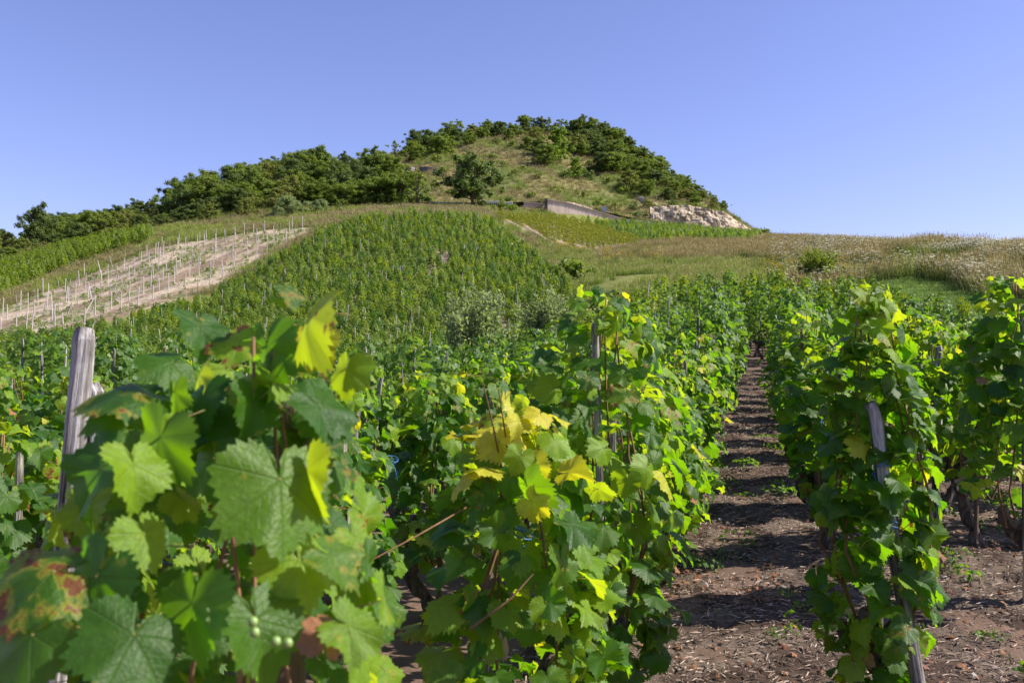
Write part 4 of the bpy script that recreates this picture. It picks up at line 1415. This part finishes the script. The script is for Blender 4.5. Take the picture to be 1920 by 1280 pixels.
SHR = {'dark': [make_shrub(600, T_DARK), make_shrub(601, T_DARK)], 'mid': [make_shrub(602, T_MID), make_shrub(603, T_MID)], 'olive': [make_shrub(604, T_OLIVE), make_shrub(605, T_OLIVE)], 'grey': [make_shrub(606, T_GREY)]}
SHRUB_COUNT = {}
SLOPE_SHRUBS = [(951, 150, 1.2, 'dark'), (1000, 158, 1.4, 'mid'), (1020, 152, 1.2, 'olive'), (965, 172, 1.3, 'olive'), (1045, 165, 1.5, 'olive'), (1060, 175, 1.5, 'dark'), (1095, 166, 1.4, 'olive'), (1128, 163, 1.8, 'mid'),
                (1100, 178, 1.8, 'dark'), (1150, 160, 1.7, 'olive'), (1170, 172, 1.7, 'mid'), (1188, 163, 1.6, 'dark'), (1215, 165, 1.6, 'olive'), (1140, 178, 1.6, 'olive'), (1125, 152, 1.3, 'olive'), (1195, 156, 1.6, 'dark'), (1235, 162, 1.5, 'olive'), (1160, 153, 1.2, 'mid'),
                (1260, 166, 1.6, 'dark'), (1300, 164, 1.4, 'olive'), (1345, 163, 1.3, 'mid'), (1375, 163, 1.2, 'olive'), (1398, 163, 1.0, 'mid'), (860, 165, 1.6, 'olive'), (835, 172, 1.5, 'mid'), (820, 185, 1.6, 'olive'), (900, 180, 1.4, 'olive'), (925, 190, 1.6, 'mid'), (880, 195, 1.4, 'dark'),
                (945, 182, 1.3, 'mid'), (985, 176, 1.3, 'mid'), (1010, 170, 1.2, 'olive'), (845, 155, 1.4, 'mid'), (815, 158, 1.5, 'olive'), (940, 160, 1.0, 'mid'), (975, 163, 0.9, 'olive'), (1075, 155, 1.1, 'olive'), (1220, 158, 1.4, 'mid')]
for n_, (px, Y, s, kd) in enumerate(SLOPE_SHRUBS):
    p = ground_at(px, Y)
    me = SHR[kd][int(rng.integers(len(SHR[kd])))]
    o = link('hillside_shrub', me, None, p, (0, 0, rng.uniform(0, 6)), (s, s, s * rng.uniform(0.8, 1.1)))
    rank = sorted([q[0] for q in SLOPE_SHRUBS if q[3] == kd]).index(px)
    tag(o, '%s %s low shrub from the left on the dry grass slope above the road' % (ORD[rank], ADJ[kd]), 'shrub', 'shrubs on the grassy hill slope')
for px, Y, s, kd, lab in ((905, 137, 1.5, 'dark', 'dark low bush at the foot of the lone tree'), (935, 137, 1.6, 'mid', 'green bush beside the road right of the lone tree'), (962, 139, 1.7, 'mid', 'large green bush left of the retaining wall'),
                          (940, 133, 1.2, 'olive', 'dull low bush in front of the bushes left of the wall'), (1436, 158, 1.6, 'mid', 'small round bush where the rock face meets the ridge'), (1125, 50, 1.7, 'dark', 'dark bramble clump at the edge between slope and meadow'),
                          (1118, 46, 1.5, 'olive', 'brownish bramble bush above the drop beside the vineyard'), (1105, 40, 1.1, 'mid', 'low green bramble at the foot of the field edge'), (1150, 47, 1.4, 'mid', 'green bush at the lower edge of the tall meadow'), (1085, 66, 1.8, 'mid', 'leafy bush on the bank above the slope vines'), (965, 95, 1.5, 'grey', 'grey green bush at the top right of the slope vineyard')):
    p = ground_at(px, Y)
    o = link('roadside_bush' if Y > 100 else 'bramble_bush', SHR[kd][0], None, p, (0, 0, rng.uniform(0, 6)), (s, s, s))
    tag(o, lab, 'bush')


def feather_bush(seed, h, w, mat, n=260):
    """many thin wands carrying small narrow leaves"""
    g = np.random.default_rng(seed)
    mb, st = MB(), MB()
    for k in range(n // 6):
        a = g.uniform(0, 6.28)
        tilt = abs(g.normal(0, 0.38))
        d = np.array([math.cos(a) * math.sin(tilt), math.sin(a) * math.sin(tilt), math.cos(tilt)])
        L = h * g.uniform(0.6, 1.05)
        b = np.array([g.normal(0, w * 0.12), g.normal(0, w * 0.12), 0])
        pts = [b + d * L * f + np.array([0, 0, -0.12 * L * f * f * tilt]) for f in np.linspace(0, 1, 5)]
        st.tube(pts, np.linspace(0.006, 0.002, 5), 4, 0)
        m = 230
        f = g.uniform(0.15, 1.05, m)
        P = b + d * (L * f)[:, None] + np.array([0, 0, -0.12 * L * tilt]) * (f * f)[:, None] + g.normal(0, 0.07, (m, 3))
        nr = g.normal(0, 1, (m, 3)) + [0, 0, 0.5]
        fr = frames(nr, d + g.normal(0, 0.6, (m, 3)))
        s = g.uniform(0.06, 0.12, m)
        base = np.array([[0, -0.5, 0], [0.24, 0, 0], [0, 0.6, -0.1], [-0.24, 0, 0]])
        V = P[:, None] + np.einsum('nij,vj->nvi', fr, base) * s[:, None, None]
        mb.add(V.reshape(-1, 3), [(np.arange(m) * 4)[:, None] + np.array([[0, 1, 2, 3]])], 0)
    return st.mesh('bush_stems', [BARK]), mb.mesh('bush_foliage', [mat])


FB = [feather_bush(700, 1.9, 1.6, T_GREY), feather_bush(701, 1.7, 1.4, T_GREY), feather_bush(702, 1.5, 1.6, T_MID, 300)]
for px, Y, s, k, lab in ((893, 29, 1.75, 0, 'large feathery silver green bush in the middle of the vineyard'), (1032, 43, 1.85, 1, 'smaller feathery bush at the foot of the slope vineyard'), (1530, 49, 1.45, 2, 'rounded bright green bush standing in the meadow edge')):
    p = ground_at(px, Y)
    o = thing('feathery_bush', lab, 'bush', p, rng.uniform(0, 6), None, s)
    link('stem', FB[k][0], o)
    link('foliage', FB[k][1], o)

# ------------------------------------------------------------------ rock, wall, road, rail
ROCK = simple_mat('pale_rock', (0.22, 0.165, 0.105), (0.47, 0.385, 0.27), 1.1, 0.95, 1.0, 0.3, c3=(0.58, 0.50, 0.38))


GREYROCK = simple_mat('grey_rock', (0.07, 0.06, 0.055), (0.17, 0.145, 0.13), 1.6, 0.95, 1.0, 0.3, c3=(0.25, 0.22, 0.195))


def rock_face(name, pxs, Ys, bot, top, label, depth=1.6, lean=0.5, seed=0, res=90, rows=26, amp=0.9, mat=None):
    if Ys is None:
        Ys = []
        yy = np.arange(149.5, 215, 0.25)
        for a, b in zip(pxs, bot):
            gp = project((a - 960) / F * yy, yy, ground_z((a - 960) / F * yy, yy))[1]
            Ys.append(float(yy[np.argmax(gp < b)]) - 1.2)
    t = np.linspace(0, 1, res)
    px = np.interp(t, np.linspace(0, 1, len(pxs)), pxs)
    Yv = np.interp(t, np.linspace(0, 1, len(Ys)), Ys)
    bt = np.interp(t, np.linspace(0, 1, len(bot)), bot)
    tp = np.interp(t, np.linspace(0, 1, len(top)), top)
    V = []
    for r in range(rows):
        f = r / (rows - 1)
        f1 = min(1, f / 0.85)
        Y = Yv + lean * (tp * 0 + 1) * f1 * 2.2 + (depth if f > 0.85 else 0) * (f - 0.85) / 0.15
        z = zray(bt, Yv) * (1 - f1) + zray(tp, Yv) * f1 - (0.35 if r == 0 else 0) - (f > 0.9) * 0.4
        X = (px - 960) / F * Yv
        n = fbm(X / 1.6 + 5 * seed, z / 1.3, 5, 50 + seed) - 0.5
        n2 = np.abs(fbm(X / 0.7, z / 0.5 + Y * 0.1, 4, 60 + seed) - 0.5)
        V.append(np.column_stack([X, Y + amp * 2.2 * n - amp * 1.2 * n2, z + 0.5 * amp * n2]))
    V = np.concatenate(V)
    i = np.arange(rows - 1)[:, None] * res
    j = np.arange(res - 1)[None]
    q = np.stack([i + j, i + j + 1, i + res + j + 1, i + res + j], -1).reshape(-1, 4)
    return tag(link(name, make_mesh(name, V, [q], [mat or ROCK], smooth=False)), label, 'rock')


rock_face('rock_cliff', [1222, 1290, 1360, 1428], [155.6, 155.8, 156.0, 158.5], [428, 438, 444, 448], [386, 382, 394, 438], 'broad pale rock face at the foot of the hill beside the road', seed=1, amp=0.55, res=120, rows=34)
rock_face('rock_outcrop', [757, 768, 776], None, [328, 330, 328], [313, 309, 312], 'small grey rock bluff between trees on the left of the hill', seed=2, res=40, rows=18, amp=0.75, mat=GREYROCK)
rock_face('rock_outcrop', [784, 800, 815], None, [322, 324, 322], [312, 310, 311], 'grey rock band in shade right of the small bluff', seed=3, res=40, rows=18, amp=0.75, mat=GREYROCK)
rock_face('rock_outcrop', [1062, 1085, 1112], None, [388, 394, 400], [376, 379, 390], 'crumbling pale rock just above the retaining wall', seed=4, res=50, rows=12, amp=0.5)
rock_face('rock_outcrop', [1196, 1215, 1238], None, [372, 380, 388], [362, 368, 380], 'pale bare scree patch above the broad rock face', seed=5, res=30, rows=10, amp=0.4)

wm, wnt = new_mat('stained_concrete')
g_ = NT(wnt)
tc_ = g_.n('ShaderNodeTexCoord').outputs['Object']
streak = g_.noise(g_.n('ShaderNodeMapping', {'Vector': tc_, 'Scale': (1.6, 1.6, 0.12)}).outputs[0], 1.6, 6, 0.7)
patch = g_.noise(tc_, 0.8, 6, 0.7)
wc_ = g_.mix(g_.math('MULTIPLY', patch, 0.8), g_.ramp(streak, [(0.3, (0.34, 0.26, 0.21)), (0.55, (0.58, 0.47, 0.39)), (0.75, (0.66, 0.56, 0.47))]), (0.56, 0.43, 0.34))
g_.out(g_.n('ShaderNodeBsdfPrincipled', {'Base Color': wc_, 'Roughness': 0.92, 'Normal': g_.bump(g_.noise(tc_, 9, 5), 0.5, 0.04)}).outputs[0])


def wall(name, pxs, Yw, tops, thick, label, n=24, turn=0.0):
    px = np.linspace(pxs[0], pxs[-1], n)
    top = np.interp(px, pxs, tops)
    Yw = np.linspace(Yw, Yw + turn, n)
    X = (px - 960) / F * (Yw + 1)
    zt = zray(top, Yw)
    zb = ground_z(X, Yw - 1.0) - 0.6
    f = np.column_stack([X, Yw, zb])
    ft = np.column_stack([X, Yw + 0.15, zt])
    bt = np.column_stack([X, Yw + thick, zt])
    bb = np.column_stack([X, Yw + thick, zb])
    V = np.concatenate([f, ft, bt, bb])
    j = np.arange(n - 1)
    q = np.concatenate([np.stack([j + a * n, j + 1 + a * n, j + 1 + b * n, j + b * n], 1) for a, b in ((0, 1), (1, 2), (2, 3))])
    ends = np.array([[0, n, 2 * n, 3 * n], [n - 1, 4 * n - 1, 3 * n - 1, 2 * n - 1]])
    o = thing(name, label, 'wall')
    link('wall_body', make_mesh('wall_body', V, [np.concatenate([q, ends])], [wm]), o)
    mb = MB()
    for k in range(n - 1):
        c = (ft[k] + ft[k + 1]) / 2 + [0, thick / 2 - 0.1, 0.07]
        dx = ft[k + 1] - ft[k]
        L = np.linalg.norm(dx)
        ang = math.atan2(dx[2], dx[0])
        R = np.array([[math.cos(ang), 0, -math.sin(ang)], [0, 1, 0], [math.sin(ang), 0, math.cos(ang)]])
        mb.box(c, (L * 0.995, thick + 0.16, 0.14), 0, R)
    tag(link('coping', mb.mesh('coping', [wm]), o), kind='stuff')
    return o


rw_ = wall('retaining_wall', [1026, 1060, 1110, 1168], 146.4, [375, 380, 394, 411], 0.7, 'long stained concrete retaining wall under the hill road', turn=2.0)
mb = MB()
pb = at(1024, 406, 146.8)
mb.box((pb.x, 147.0, pb.z + 0.9), (0.55, 1.2, 4.0), 0, None, 0.85)
link('buttress', mb.mesh('buttress', [simple_mat('dark_concrete', (0.05, 0.045, 0.04), (0.12, 0.1, 0.09), 2, 0.9, 0.5, 0.05)]), rw_)
wall('low_wall', [982, 1022], 148.2, [380, 383], 0.5, 'low pinkish wall beside the road left of the retaining wall', 8)

ROADM = simple_mat('road_asphalt', (0.045, 0.045, 0.047), (0.065, 0.064, 0.063), 3, 0.9, 0.3, 0.01)
pxs = np.linspace(640, 1500, 90)
rows_ = []
for f in (0.0, 0.5, 1.0):
    Yr = np.interp(pxs, [640, 800, 900, 1000, 1500], [140, 141, 144, 149.5, 150.5]) + f * 4.5
    Xr = (pxs - 960) / F * (Yr + 1)
    Ymid = np.interp(pxs, [640, 800, 900, 1000, 1500], [140, 141, 144, 149.5, 150.5]) + 2.2
    zr = ground_z((pxs - 960) / F * (Ymid + 1), Ymid) + 0.12
    k = np.ones(9) / 9
    zr = np.convolve(np.pad(zr, 4, mode='edge'), k, 'valid')
    rows_.append(np.column_stack([Xr, Yr, zr]))
V = np.concatenate(rows_)
n = len(pxs)
j = np.arange(n - 1)
tag(link('road', make_mesh('road', V, [np.concatenate([np.stack([j + a * n, j + 1 + a * n, j + 1 + (a + 1) * n, j + (a + 1) * n], 1) for a in (0, 1)])], [ROADM])), kind='structure')

STEEL = simple_mat('galvanised_steel', (0.42, 0.43, 0.45), (0.58, 0.59, 0.60), 3, 0.4, 0.1, 0.01, spec=0.5)
STEEL.node_tree.nodes['Principled BSDF'].inputs['Metallic'].default_value = 0.4


def guard_rail(pxs, pys, Yg, label):
    o = thing('guard_rail', label, 'guard rail')
    px = np.linspace(pxs[0], pxs[-1], 30)
    py = np.interp(px, pxs, pys)
    P = [at(a, b, Yg) for a, b in zip(px, py)]
    mb = MB()
    prof = [(0, -0.16), (-0.05, -0.10), (0.0, -0.02), (0.0, 0.02), (-0.05, 0.10), (0, 0.16)]
    V = np.array([[p.x, p.y + a, p.z + b] for p in P for a, b in prof])
    m = len(prof)
    q = np.array([[i * m + k, (i + 1) * m + k, (i + 1) * m + k + 1, i * m + k + 1] for i in range(len(P) - 1) for k in range(m - 1)])
    mb.add(V, [q])
    link('rail', mb.mesh('rail', [STEEL]), o)
    pm = MB()
    pm.box((0, 0.06, -0.3), (0.12, 0.1, 0.9))
    pme = pm.mesh('rail_post', [STEEL])
    for p in P[::2]:
        link('post', pme, o, p)


guard_rail([1166, 1200, 1260, 1330, 1402], [414, 415, 423, 431, 439], 148.9, 'long silver guard rail along the road below the rock face')
guard_rail([800, 840, 866], [380, 381, 381], 140.5, 'short pale guard rail in shade left of the lone tree')
guard_rail([906, 935, 962], [379, 379, 381], 145, 'short pale guard rail behind the bushes right of the lone tree')


def pole(px, Y, top, r, label, name='utility_pole', mat=WOOD, plate=None):
    p = ground_at(px, Y)
    h = float(zray(top, Y)) - p.z
    o = thing(name, label, 'sign' if plate else 'pole', p)
    mb = MB()
    mb.tube([[0, 0, -0.3], [0, 0, h * 0.5], [0, 0, h]], [r, r, r * 0.8], 7)
    link('pole', mb.mesh('pole', [mat]), o)
    if plate:
        mb = MB()
        mb.box((0, -0.07, h - 0.35), (0.75, 0.04, 0.8))
        link('plate', mb.mesh('plate', [plate]), o)
    return o


BLUE = simple_mat('sign_back_grey_blue', (0.20, 0.24, 0.33), (0.26, 0.30, 0.38), 3, 0.5, 0.05, 0.01)
pole(1133, 150.3, 388, 0.06, 'small square grey blue road sign on a post above the wall', 'road_sign', STEEL, BLUE)
pole(1243, 150.5, 398, 0.07, 'thin pole in front of the broad rock face')
pole(1434, 158, 425, 0.06, 'thin pole at the right end of the rock face')

# ------------------------------------------------------------------ stakes of the bare sandy plot
SP_ = [stake_mesh(1.5, 0.046, [PALEWOOD], 800 + k, 7) for k in range(3)] + [stake_mesh(1.3, 0.032, [WOOD], 805, 7)]
P, px, py = vine_points(SAND, (2.6, 2.3), (0.22, 1), 60, 118, -75, -18, 0.14, 0.92)
k = 0
vis = [(a, b) for a, b in zip(P, px) if -40 < b < 620]
for (p, b) in vis[:220]:
    ki = int(rng.integers(4))
    me = SP_[ki]
    lean = rng.random() < 0.10
    tl = rng.normal(0, 0.04, 2) if not lean else np.array([0.1, 0.42 * rng.choice([-1, 1])]) + rng.normal(0, 0.08, 2)
    o = link('vineyard_stake', me, None, p.tolist(), (tl[0], tl[1], rng.uniform(0, 6)), (1, 1, rng.uniform(0.85, 1.25)))
    tag(o, ('leaning ' if lean else 'upright ') + ('dark weathered' if ki == 3 else 'pale') + ' thin stake %s the bare sandy plot, %s' % ('low in' if p[1] < 80 else 'high in' if p[1] > 98 else 'midway up', 'towards its vineyard side' if b > np.interp(p[1], [66, 90, 115], [120, 340, 520]) else 'towards its grassy side'), 'stake', 'stakes in the bare sandy plot')
print('stakes', len(vis))

# ------------------------------------------------------------------ grass, flowers, litter (stuff)
def grass_mat(name, low, high, tipc):
    m, nt = new_mat(name)
    g = NT(nt)
    c = g.n('ShaderNodeVertexColor', layer_name='col').outputs[0]
    r = g.n('ShaderNodeObjectInfo').outputs['Random']
    f = g.n('ShaderNodeMapRange', {0: r, 1: 0, 2: 1, 3: 0.7, 4: 1.3}).outputs[0]
    col = g.mix(1.0, c, g.n('ShaderNodeCombineColor', {0: f, 1: f, 2: f}).outputs[0], 'MULTIPLY')
    p = g.n('ShaderNodeBsdfPrincipled', {'Base Color': col, 'Roughness': 0.6, 'Specular IOR Level': 0.3}).outputs[0]
    t = g.n('ShaderNodeBsdfTranslucent', {0: col}).outputs[0]
    g.out(g.n('ShaderNodeMixShader', {0: 0.35, 1: p, 2: t}).outputs[0])
    return m


GR = grass_mat('grass_blades', 0, 0, 0)


def grass_clump(seed, n, h, spread, w, base, tip, head=0.0, headc=(0.3, 0.2, 0.12), lean=0.35):
    g = np.random.default_rng(seed)
    mb = MB()
    for k in range(n):
        b = np.array([g.normal(0, spread), g.normal(0, spread), 0])
        a = g.uniform(0, 6.28)
        L = h * g.uniform(0.55, 1.1)
        d = np.array([math.cos(a), math.sin(a), 0]) * abs(g.normal(0, lean)) * L
        side = np.array([-math.sin(a + g.uniform(-.8, .8)), math.cos(a), 0]) * w / 2
        m = b + d * 0.35 + [0, 0, L * 0.6]
        t = b + d + [0, 0, L]
        V = [b - side, b + side, m + side * 0.8, m - side * 0.8, t]
        vary = g.uniform(0.8, 1.2)
        c = np.array([base, base, np.array(base) * 0.5 + np.array(tip) * 0.5, np.array(base) * 0.5 + np.array(tip) * 0.5, tip]) * vary
        mb.add(V, [np.array([[0, 1, 2, 3]]), np.array([[3, 2, 4]])], 0, c)
        if g.random() < head:
            s2 = side / (w / 2 + 1e-9) * w * 1.2
            u = (t - m) / np.linalg.norm(t - m)
            H = [t - u * 0.1 * h, t + s2, t + u * 0.14 * h, t - s2]
            mb.add(H, [np.array([[0, 1, 2, 3]])], 0, np.array(headc) * vary)
    return mb.mesh('grass_clump', [GR], False, True)


GB, GT = (0.10, 0.15, 0.03), (0.20, 0.19, 0.06)
TALL = [grass_clump(900 + k, 46, 0.85, 0.22, 0.014, GB, (0.27, 0.26, 0.08), 0.45, (0.31, 0.245, 0.10)) for k in range(4)]
GREENG = [grass_clump(910 + k, 46, 0.6, 0.2, 0.016, (0.13, 0.20, 0.025), (0.28, 0.34, 0.055), 0.12, (0.3, 0.26, 0.1)) for k in range(3)]
SHORT = [grass_clump(920 + k, 50, 0.13, 0.16, 0.012, (0.13, 0.21, 0.035), (0.24, 0.35, 0.07), 0.0) for k in range(3)]
DRYG = [grass_clump(930 + k, 44, 0.5, 0.25, 0.018, (0.14, 0.14, 0.04), (0.29, 0.26, 0.10), 0.4, (0.32, 0.26, 0.12)) for k in range(3)]


def umbel(seed, h=0.95):
    g = np.random.default_rng(seed)
    mb = MB()
    for k in range(9):
        b = np.array([g.normal(0, 0.25), g.normal(0, 0.25), 0])
        t = b + np.array([g.normal(0, 0.1), g.normal(0, 0.1), h * g.uniform(0.75, 1.1)])
        mb.tube([b, (b + t) / 2, t], 0.006, 3, 0, col=(0.12, 0.16, 0.05))
        n = 16
        a = g.uniform(0, 6.28, n)
        r = np.sqrt(g.uniform(0, 1, n)) * 0.06
        for i in range(n):
            c = t + np.array([math.cos(a[i]) * r[i], math.sin(a[i]) * r[i], 0.03 - r[i] * 0.3])
            s = 0.013
            mb.add(np.array([[-s, -s, 0], [s, -s, 0.005], [s, s, 0], [-s, s, 0.006]]) + c, [np.array([[0, 1, 2, 3]])], 0, (0.74, 0.72, 0.60))
    return mb.mesh('umbel_flower', [GR], False, True)


UMB = [umbel(940 + k) for k in range(3)]
YEL = []
for k in range(2):
    g = np.random.default_rng(950 + k)
    mb = MB()
    for i in range(6):
        b = np.array([g.normal(0, 0.1), g.normal(0, 0.1), 0])
        t = b + [0, 0, g.uniform(0.4, 0.7)]
        mb.tube([b, t], 0.006, 3, 0, col=(0.12, 0.18, 0.04), cap=False)
        for q in range(6):
            c = t + g.normal(0, 0.035, 3)
            mb.add(np.array([[-.02, -.02, 0], [.02, -.02, .01], [.02, .02, 0], [-.02, .02, .01]]) + c, [np.array([[0, 1, 2, 3]])], 0, (0.55, 0.42, 0.02))
    YEL.append(mb.mesh('yellow_flower', [GR], False, True))


def pts_in(test, dens, box):
    x0, x1, y0, y1 = box
    n = int((x1 - x0) * (y1 - y0) * dens)
    X, Y = rng.uniform(x0, x1, n), rng.uniform(y0, y1, n)
    Z = ground_z(X, Y)
    px, py = project(X, Y, Z)
    m = test(X, Y, px, py) & (px > -150) & (px < 2070)
    return np.column_stack([X, Y, Z])[m], px[m], py[m]


def meadow_test(X, Y, px, py):
    z, _ = zone_of(X, Y)
    return (z == 2) & (Y > 34) & (px > 1040) & ~inside(FARV, px, py)


P, px, py = pts_in(meadow_test, 8, (2, 75, 32, 125))
keep = fbm(P[:, 0] / 2.5, P[:, 1] / 2.5, 3, 77) > 0.36
P, px, py = P[keep], px[keep], py[keep]
tallness = fbm(P[:, 0] / 6, P[:, 1] / 6, 3, 71)
# greener strip on the lower left of the meadow, tall brown grass above and to the right
green = ((px < 1480) & (py > 492)) | (tallness < 0.45) | ((px > 1480) & (rng.random(len(px)) < 0.35)) | ((px < 1120) & (py > 455))
idx = np.where(green, 4 + rng.integers(0, 3, len(P)), rng.integers(0, 4, len(P)))
near_lane = np.clip((px - 1450) / 300, 0, 1)
hh = rng.uniform(0.7, 1.25, len(P)) * (0.85 + 0.5 * near_lane)
scatter('tall_meadow_grass', TALL + GREENG, P, rand_rot(len(P), 0.08), np.column_stack([np.ones(len(P))] * 2 + [hh]), idx, 'tall brown and green meadow grass on the ridge')
prob = np.clip((px - 1440) / 420, 0, 1) * (0.15 + 0.85 * np.clip((fbm(P[:, 0] / 4, P[:, 1] / 4, 3, 73) - 0.42) * 8, 0, 1)) * 0.95
m = rng.random(len(P)) < prob
scatter('white_umbel_flowers', UMB, P[m], rand_rot(m.sum(), 0.1), np.ones((m.sum(), 3)) * rng.uniform(0.8, 1.3, (m.sum(), 1)), rng.integers(0, 3, m.sum()), 'white flat flower heads among the tall grass')
yf = (rng.random(len(P)) < 0.10) & (((px > 1430) & (px < 1760) & (py > 490)) | ((px > 1130) & (px < 1240) & (py > 478) & (py < 500)) | ((px < 1100) & (py < 480)))
scatter('yellow_flowers', YEL, P[yf], rand_rot(yf.sum(), 0.1), np.ones((yf.sum(), 3)) * 1.2, rng.integers(0, 2, yf.sum()), 'small yellow flowers in the meadow')
P, px, py = pts_in(lambda X, Y, a, b: zone_of(X, Y)[0] == 4, 14, (8, 40, 22, 60))
scatter('lane_grass', SHORT, P, rand_rot(len(P), 0.1), np.ones((len(P), 3)) * rng.uniform(.7, 1.4, (len(P), 1)), rng.integers(0, 3, len(P)), 'short green grass of the lane beside the meadow')
P, px, py = pts_in(lambda X, Y, a, b: (zone_of(X, Y)[0] == 3) & (Y < 232), 1.6, (-110, 60, 148, 235))
gr = fbm(P[:, 0] / 7, P[:, 1] / 7, 4, 31) > 0.52
scatter('hill_grass', DRYG + GREENG, P, rand_rot(len(P), 0.1), np.ones((len(P), 3)) * rng.uniform(.8, 1.5, (len(P), 1)), np.where(gr, 3 + rng.integers(0, 3, len(P)), rng.integers(0, 3, len(P))), 'dry tufted grass on the hill')
P, px, py = pts_in(lambda X, Y, a, b: (zone_of(X, Y)[0] == 2) & (a < 1040) & (Y > 80) & ~inside(LEFTV, a, b), 3.2, (-105, 10, 78, 148))
gr = fbm(P[:, 0] / 5, P[:, 1] / 5, 4, 33) > 0.5
scatter('bank_grass', DRYG + GREENG, P, rand_rot(len(P), 0.1), np.ones((len(P), 3)) * rng.uniform(.7, 1.3, (len(P), 1)), np.where(gr, 3 + rng.integers(0, 3, len(P)), rng.integers(0, 3, len(P))), 'dry grass bank above the vines and the sandy plot')
P, px, py = pts_in(lambda X, Y, a, b: inside(SAND, a, b) & (fbm(X / 2.2, Y / 2.2, 4, 37) > 0.45), 2.0, (-80, -15, 58, 120))
YV = [foliage_mesh(460 + k, 26, 0.45, 0.2, 1.2, VFAR, 'four', 1.3) for k in range(3)]
scatter('young_vines', YV + SHORT, P, rand_rot(len(P), 0.1), np.ones((len(P), 3)) * rng.uniform(.4, 1.0, (len(P), 1)), rng.integers(0, 6, len(P)), 'tiny young vines and weeds on the bare sand')

# litter on the near ground
def path_points(n, o0, o1, s0, s1):
    o = rng.uniform(o0, o1, n)
    s = s0 + (s1 - s0) * rng.random(n) ** 1.5
    P = R0[None] + RP[None] * o[:, None] + RD[None] * s[:, None]
    X, Y = P[:, 0], P[:, 1]
    n1 = fbm(X / 0.35, Y / 0.35, 5, 14) - 0.5
    n2 = np.abs(fbm(X / 0.09, Y / 0.09, 3, 15) - 0.5)
    return np.column_stack([X, Y, ground_z(X, Y) + 0.012 + 0.09 * n1 + 0.05 * n2])


P = path_points(60000, -1.1, 2.5, 1.8, 21)
n = len(P)
a = rng.uniform(0, 2 * PI, n)
L = rng.uniform(0.012, 0.09, n) * rng.uniform(0.5, 1, n)
d = np.column_stack([np.cos(a), np.sin(a), rng.normal(0, 0.15, n)]) * (L / 2)[:, None]
w = np.column_stack([-np.sin(a), np.cos(a), np.zeros(n)]) * rng.uniform(0.0012, 0.0035, n)[:, None]
c = P + np.column_stack([np.zeros(n), np.zeros(n), rng.uniform(0.002, 0.012, n)])
V = np.stack([c - d - w, c - d + w, c + d + w, c + d - w, c + [0, 0, 0.004]], 1)
T = (np.arange(n) * 5)[:, None, None] + np.array([[[0, 1, 4], [1, 2, 4], [2, 3, 4], [3, 0, 4]]])
sm, snt = new_mat('straw_bits')
g_ = NT(snt)
r_ = g_.n('ShaderNodeNewGeometry').outputs['Random Per Island']
g_.out(g_.n('ShaderNodeBsdfPrincipled', {'Base Color': g_.ramp(r_, [(0, (0.045, 0.03, 0.022)), (0.35, (0.13, 0.085, 0.06)), (0.7, (0.26, 0.185, 0.14)), (1.0, (0.48, 0.38, 0.30))]), 'Roughness': 0.85}).outputs[0])
tag(link('straw_litter', make_mesh('straw_litter', V.reshape(-1, 3), [T.reshape(-1, 3)], [sm])), 'dry straw and twig litter on the bare path', kind='stuff')
P = path_points(2600, -1.0, 2.5, 2.2, 20)
clus = path_points(130, -0.45, 0.25, 5.3, 6.2)
P = np.vstack([P, clus])
n = len(P)
FL = [leaf_mesh('fallen_leaf', 15, 0.0, 210 + k, 0.5, 0.6, 0.3, DRY, True, 0) for k in range(4)]
scatter('fallen_leaves', FL, P + [0, 0, 0.012], np.column_stack([rng.normal(0, 0.5, n), rng.normal(0, 0.5, n), rng.uniform(0, 6.28, n)]), np.ones((n, 3)) * rng.uniform(0.008, 0.032, (n, 1)), rng.integers(0, 4, n), 'dry brown fallen vine leaves on the path')
P = path_points(260, -0.95, 2.4, 2.5, 12)
n = len(P)
WEED = [foliage_mesh(480 + k, 40, 0.09, 0.14, 1, VFOL, 'four', 0.32) for k in range(3)] + [grass_clump(490, 16, 0.10, 0.05, 0.006, (0.09, 0.15, 0.04), (0.14, 0.22, 0.07))]
keep = fbm(P[:, 0] / 0.8, P[:, 1] / 0.8, 3, 91) > 0.5
P = P[keep]
n = len(P)
scatter('small_weeds', WEED, P, rand_rot(n, 0.1), np.ones((n, 3)) * rng.uniform(0.5, 1.2, (n, 1)), rng.integers(0, 4, n), 'small green weeds on the bare path')
ST = []
for k in range(3):
    g = np.random.default_rng(970 + k)
    v = np.array([[-1, 0, 0], [1, 0, 0], [0, -1, 0], [0, 1, 0], [0, 0, -1], [0, 0, 1]], float) * g.uniform(0.6, 1.2, (6, 1)) * [1, 0.8, 0.55]
    ST.append(make_mesh('pebble', v, [np.array([[0, 2, 5], [2, 1, 5], [1, 3, 5], [3, 0, 5], [2, 0, 4], [1, 2, 4], [3, 1, 4], [0, 3, 4]])], [ROCK]))
P = path_points(1500, -1.0, 2.5, 2, 20)
n = len(P)
scatter('pebbles', ST, P, rand_rot(n, 0.4), np.ones((n, 3)) * rng.uniform(0.006, 0.022, (n, 1)) ** 1.0, rng.integers(0, 3, n), 'small pale pebbles on the path')

mb = MB()
mb.box((0, 0, 0.12), (0.28, 0.2, 0.24), 0, None, 0.7)
mb.box((0.02, 0, 0.27), (0.1, 0.07, 0.07), 0, None, 1.5)
p = ground_at(72, 118)
tag(link('white_sack', mb.mesh('white_sack', [simple_mat('white_cloth', (0.6, 0.6, 0.58), (0.75, 0.74, 0.72), 4, 0.8, 0.4, 0.05)], True), None, (p.x, p.y, p.z + 0.9)), 'small white sack hanging among the vines of the far left vineyard', 'sack')
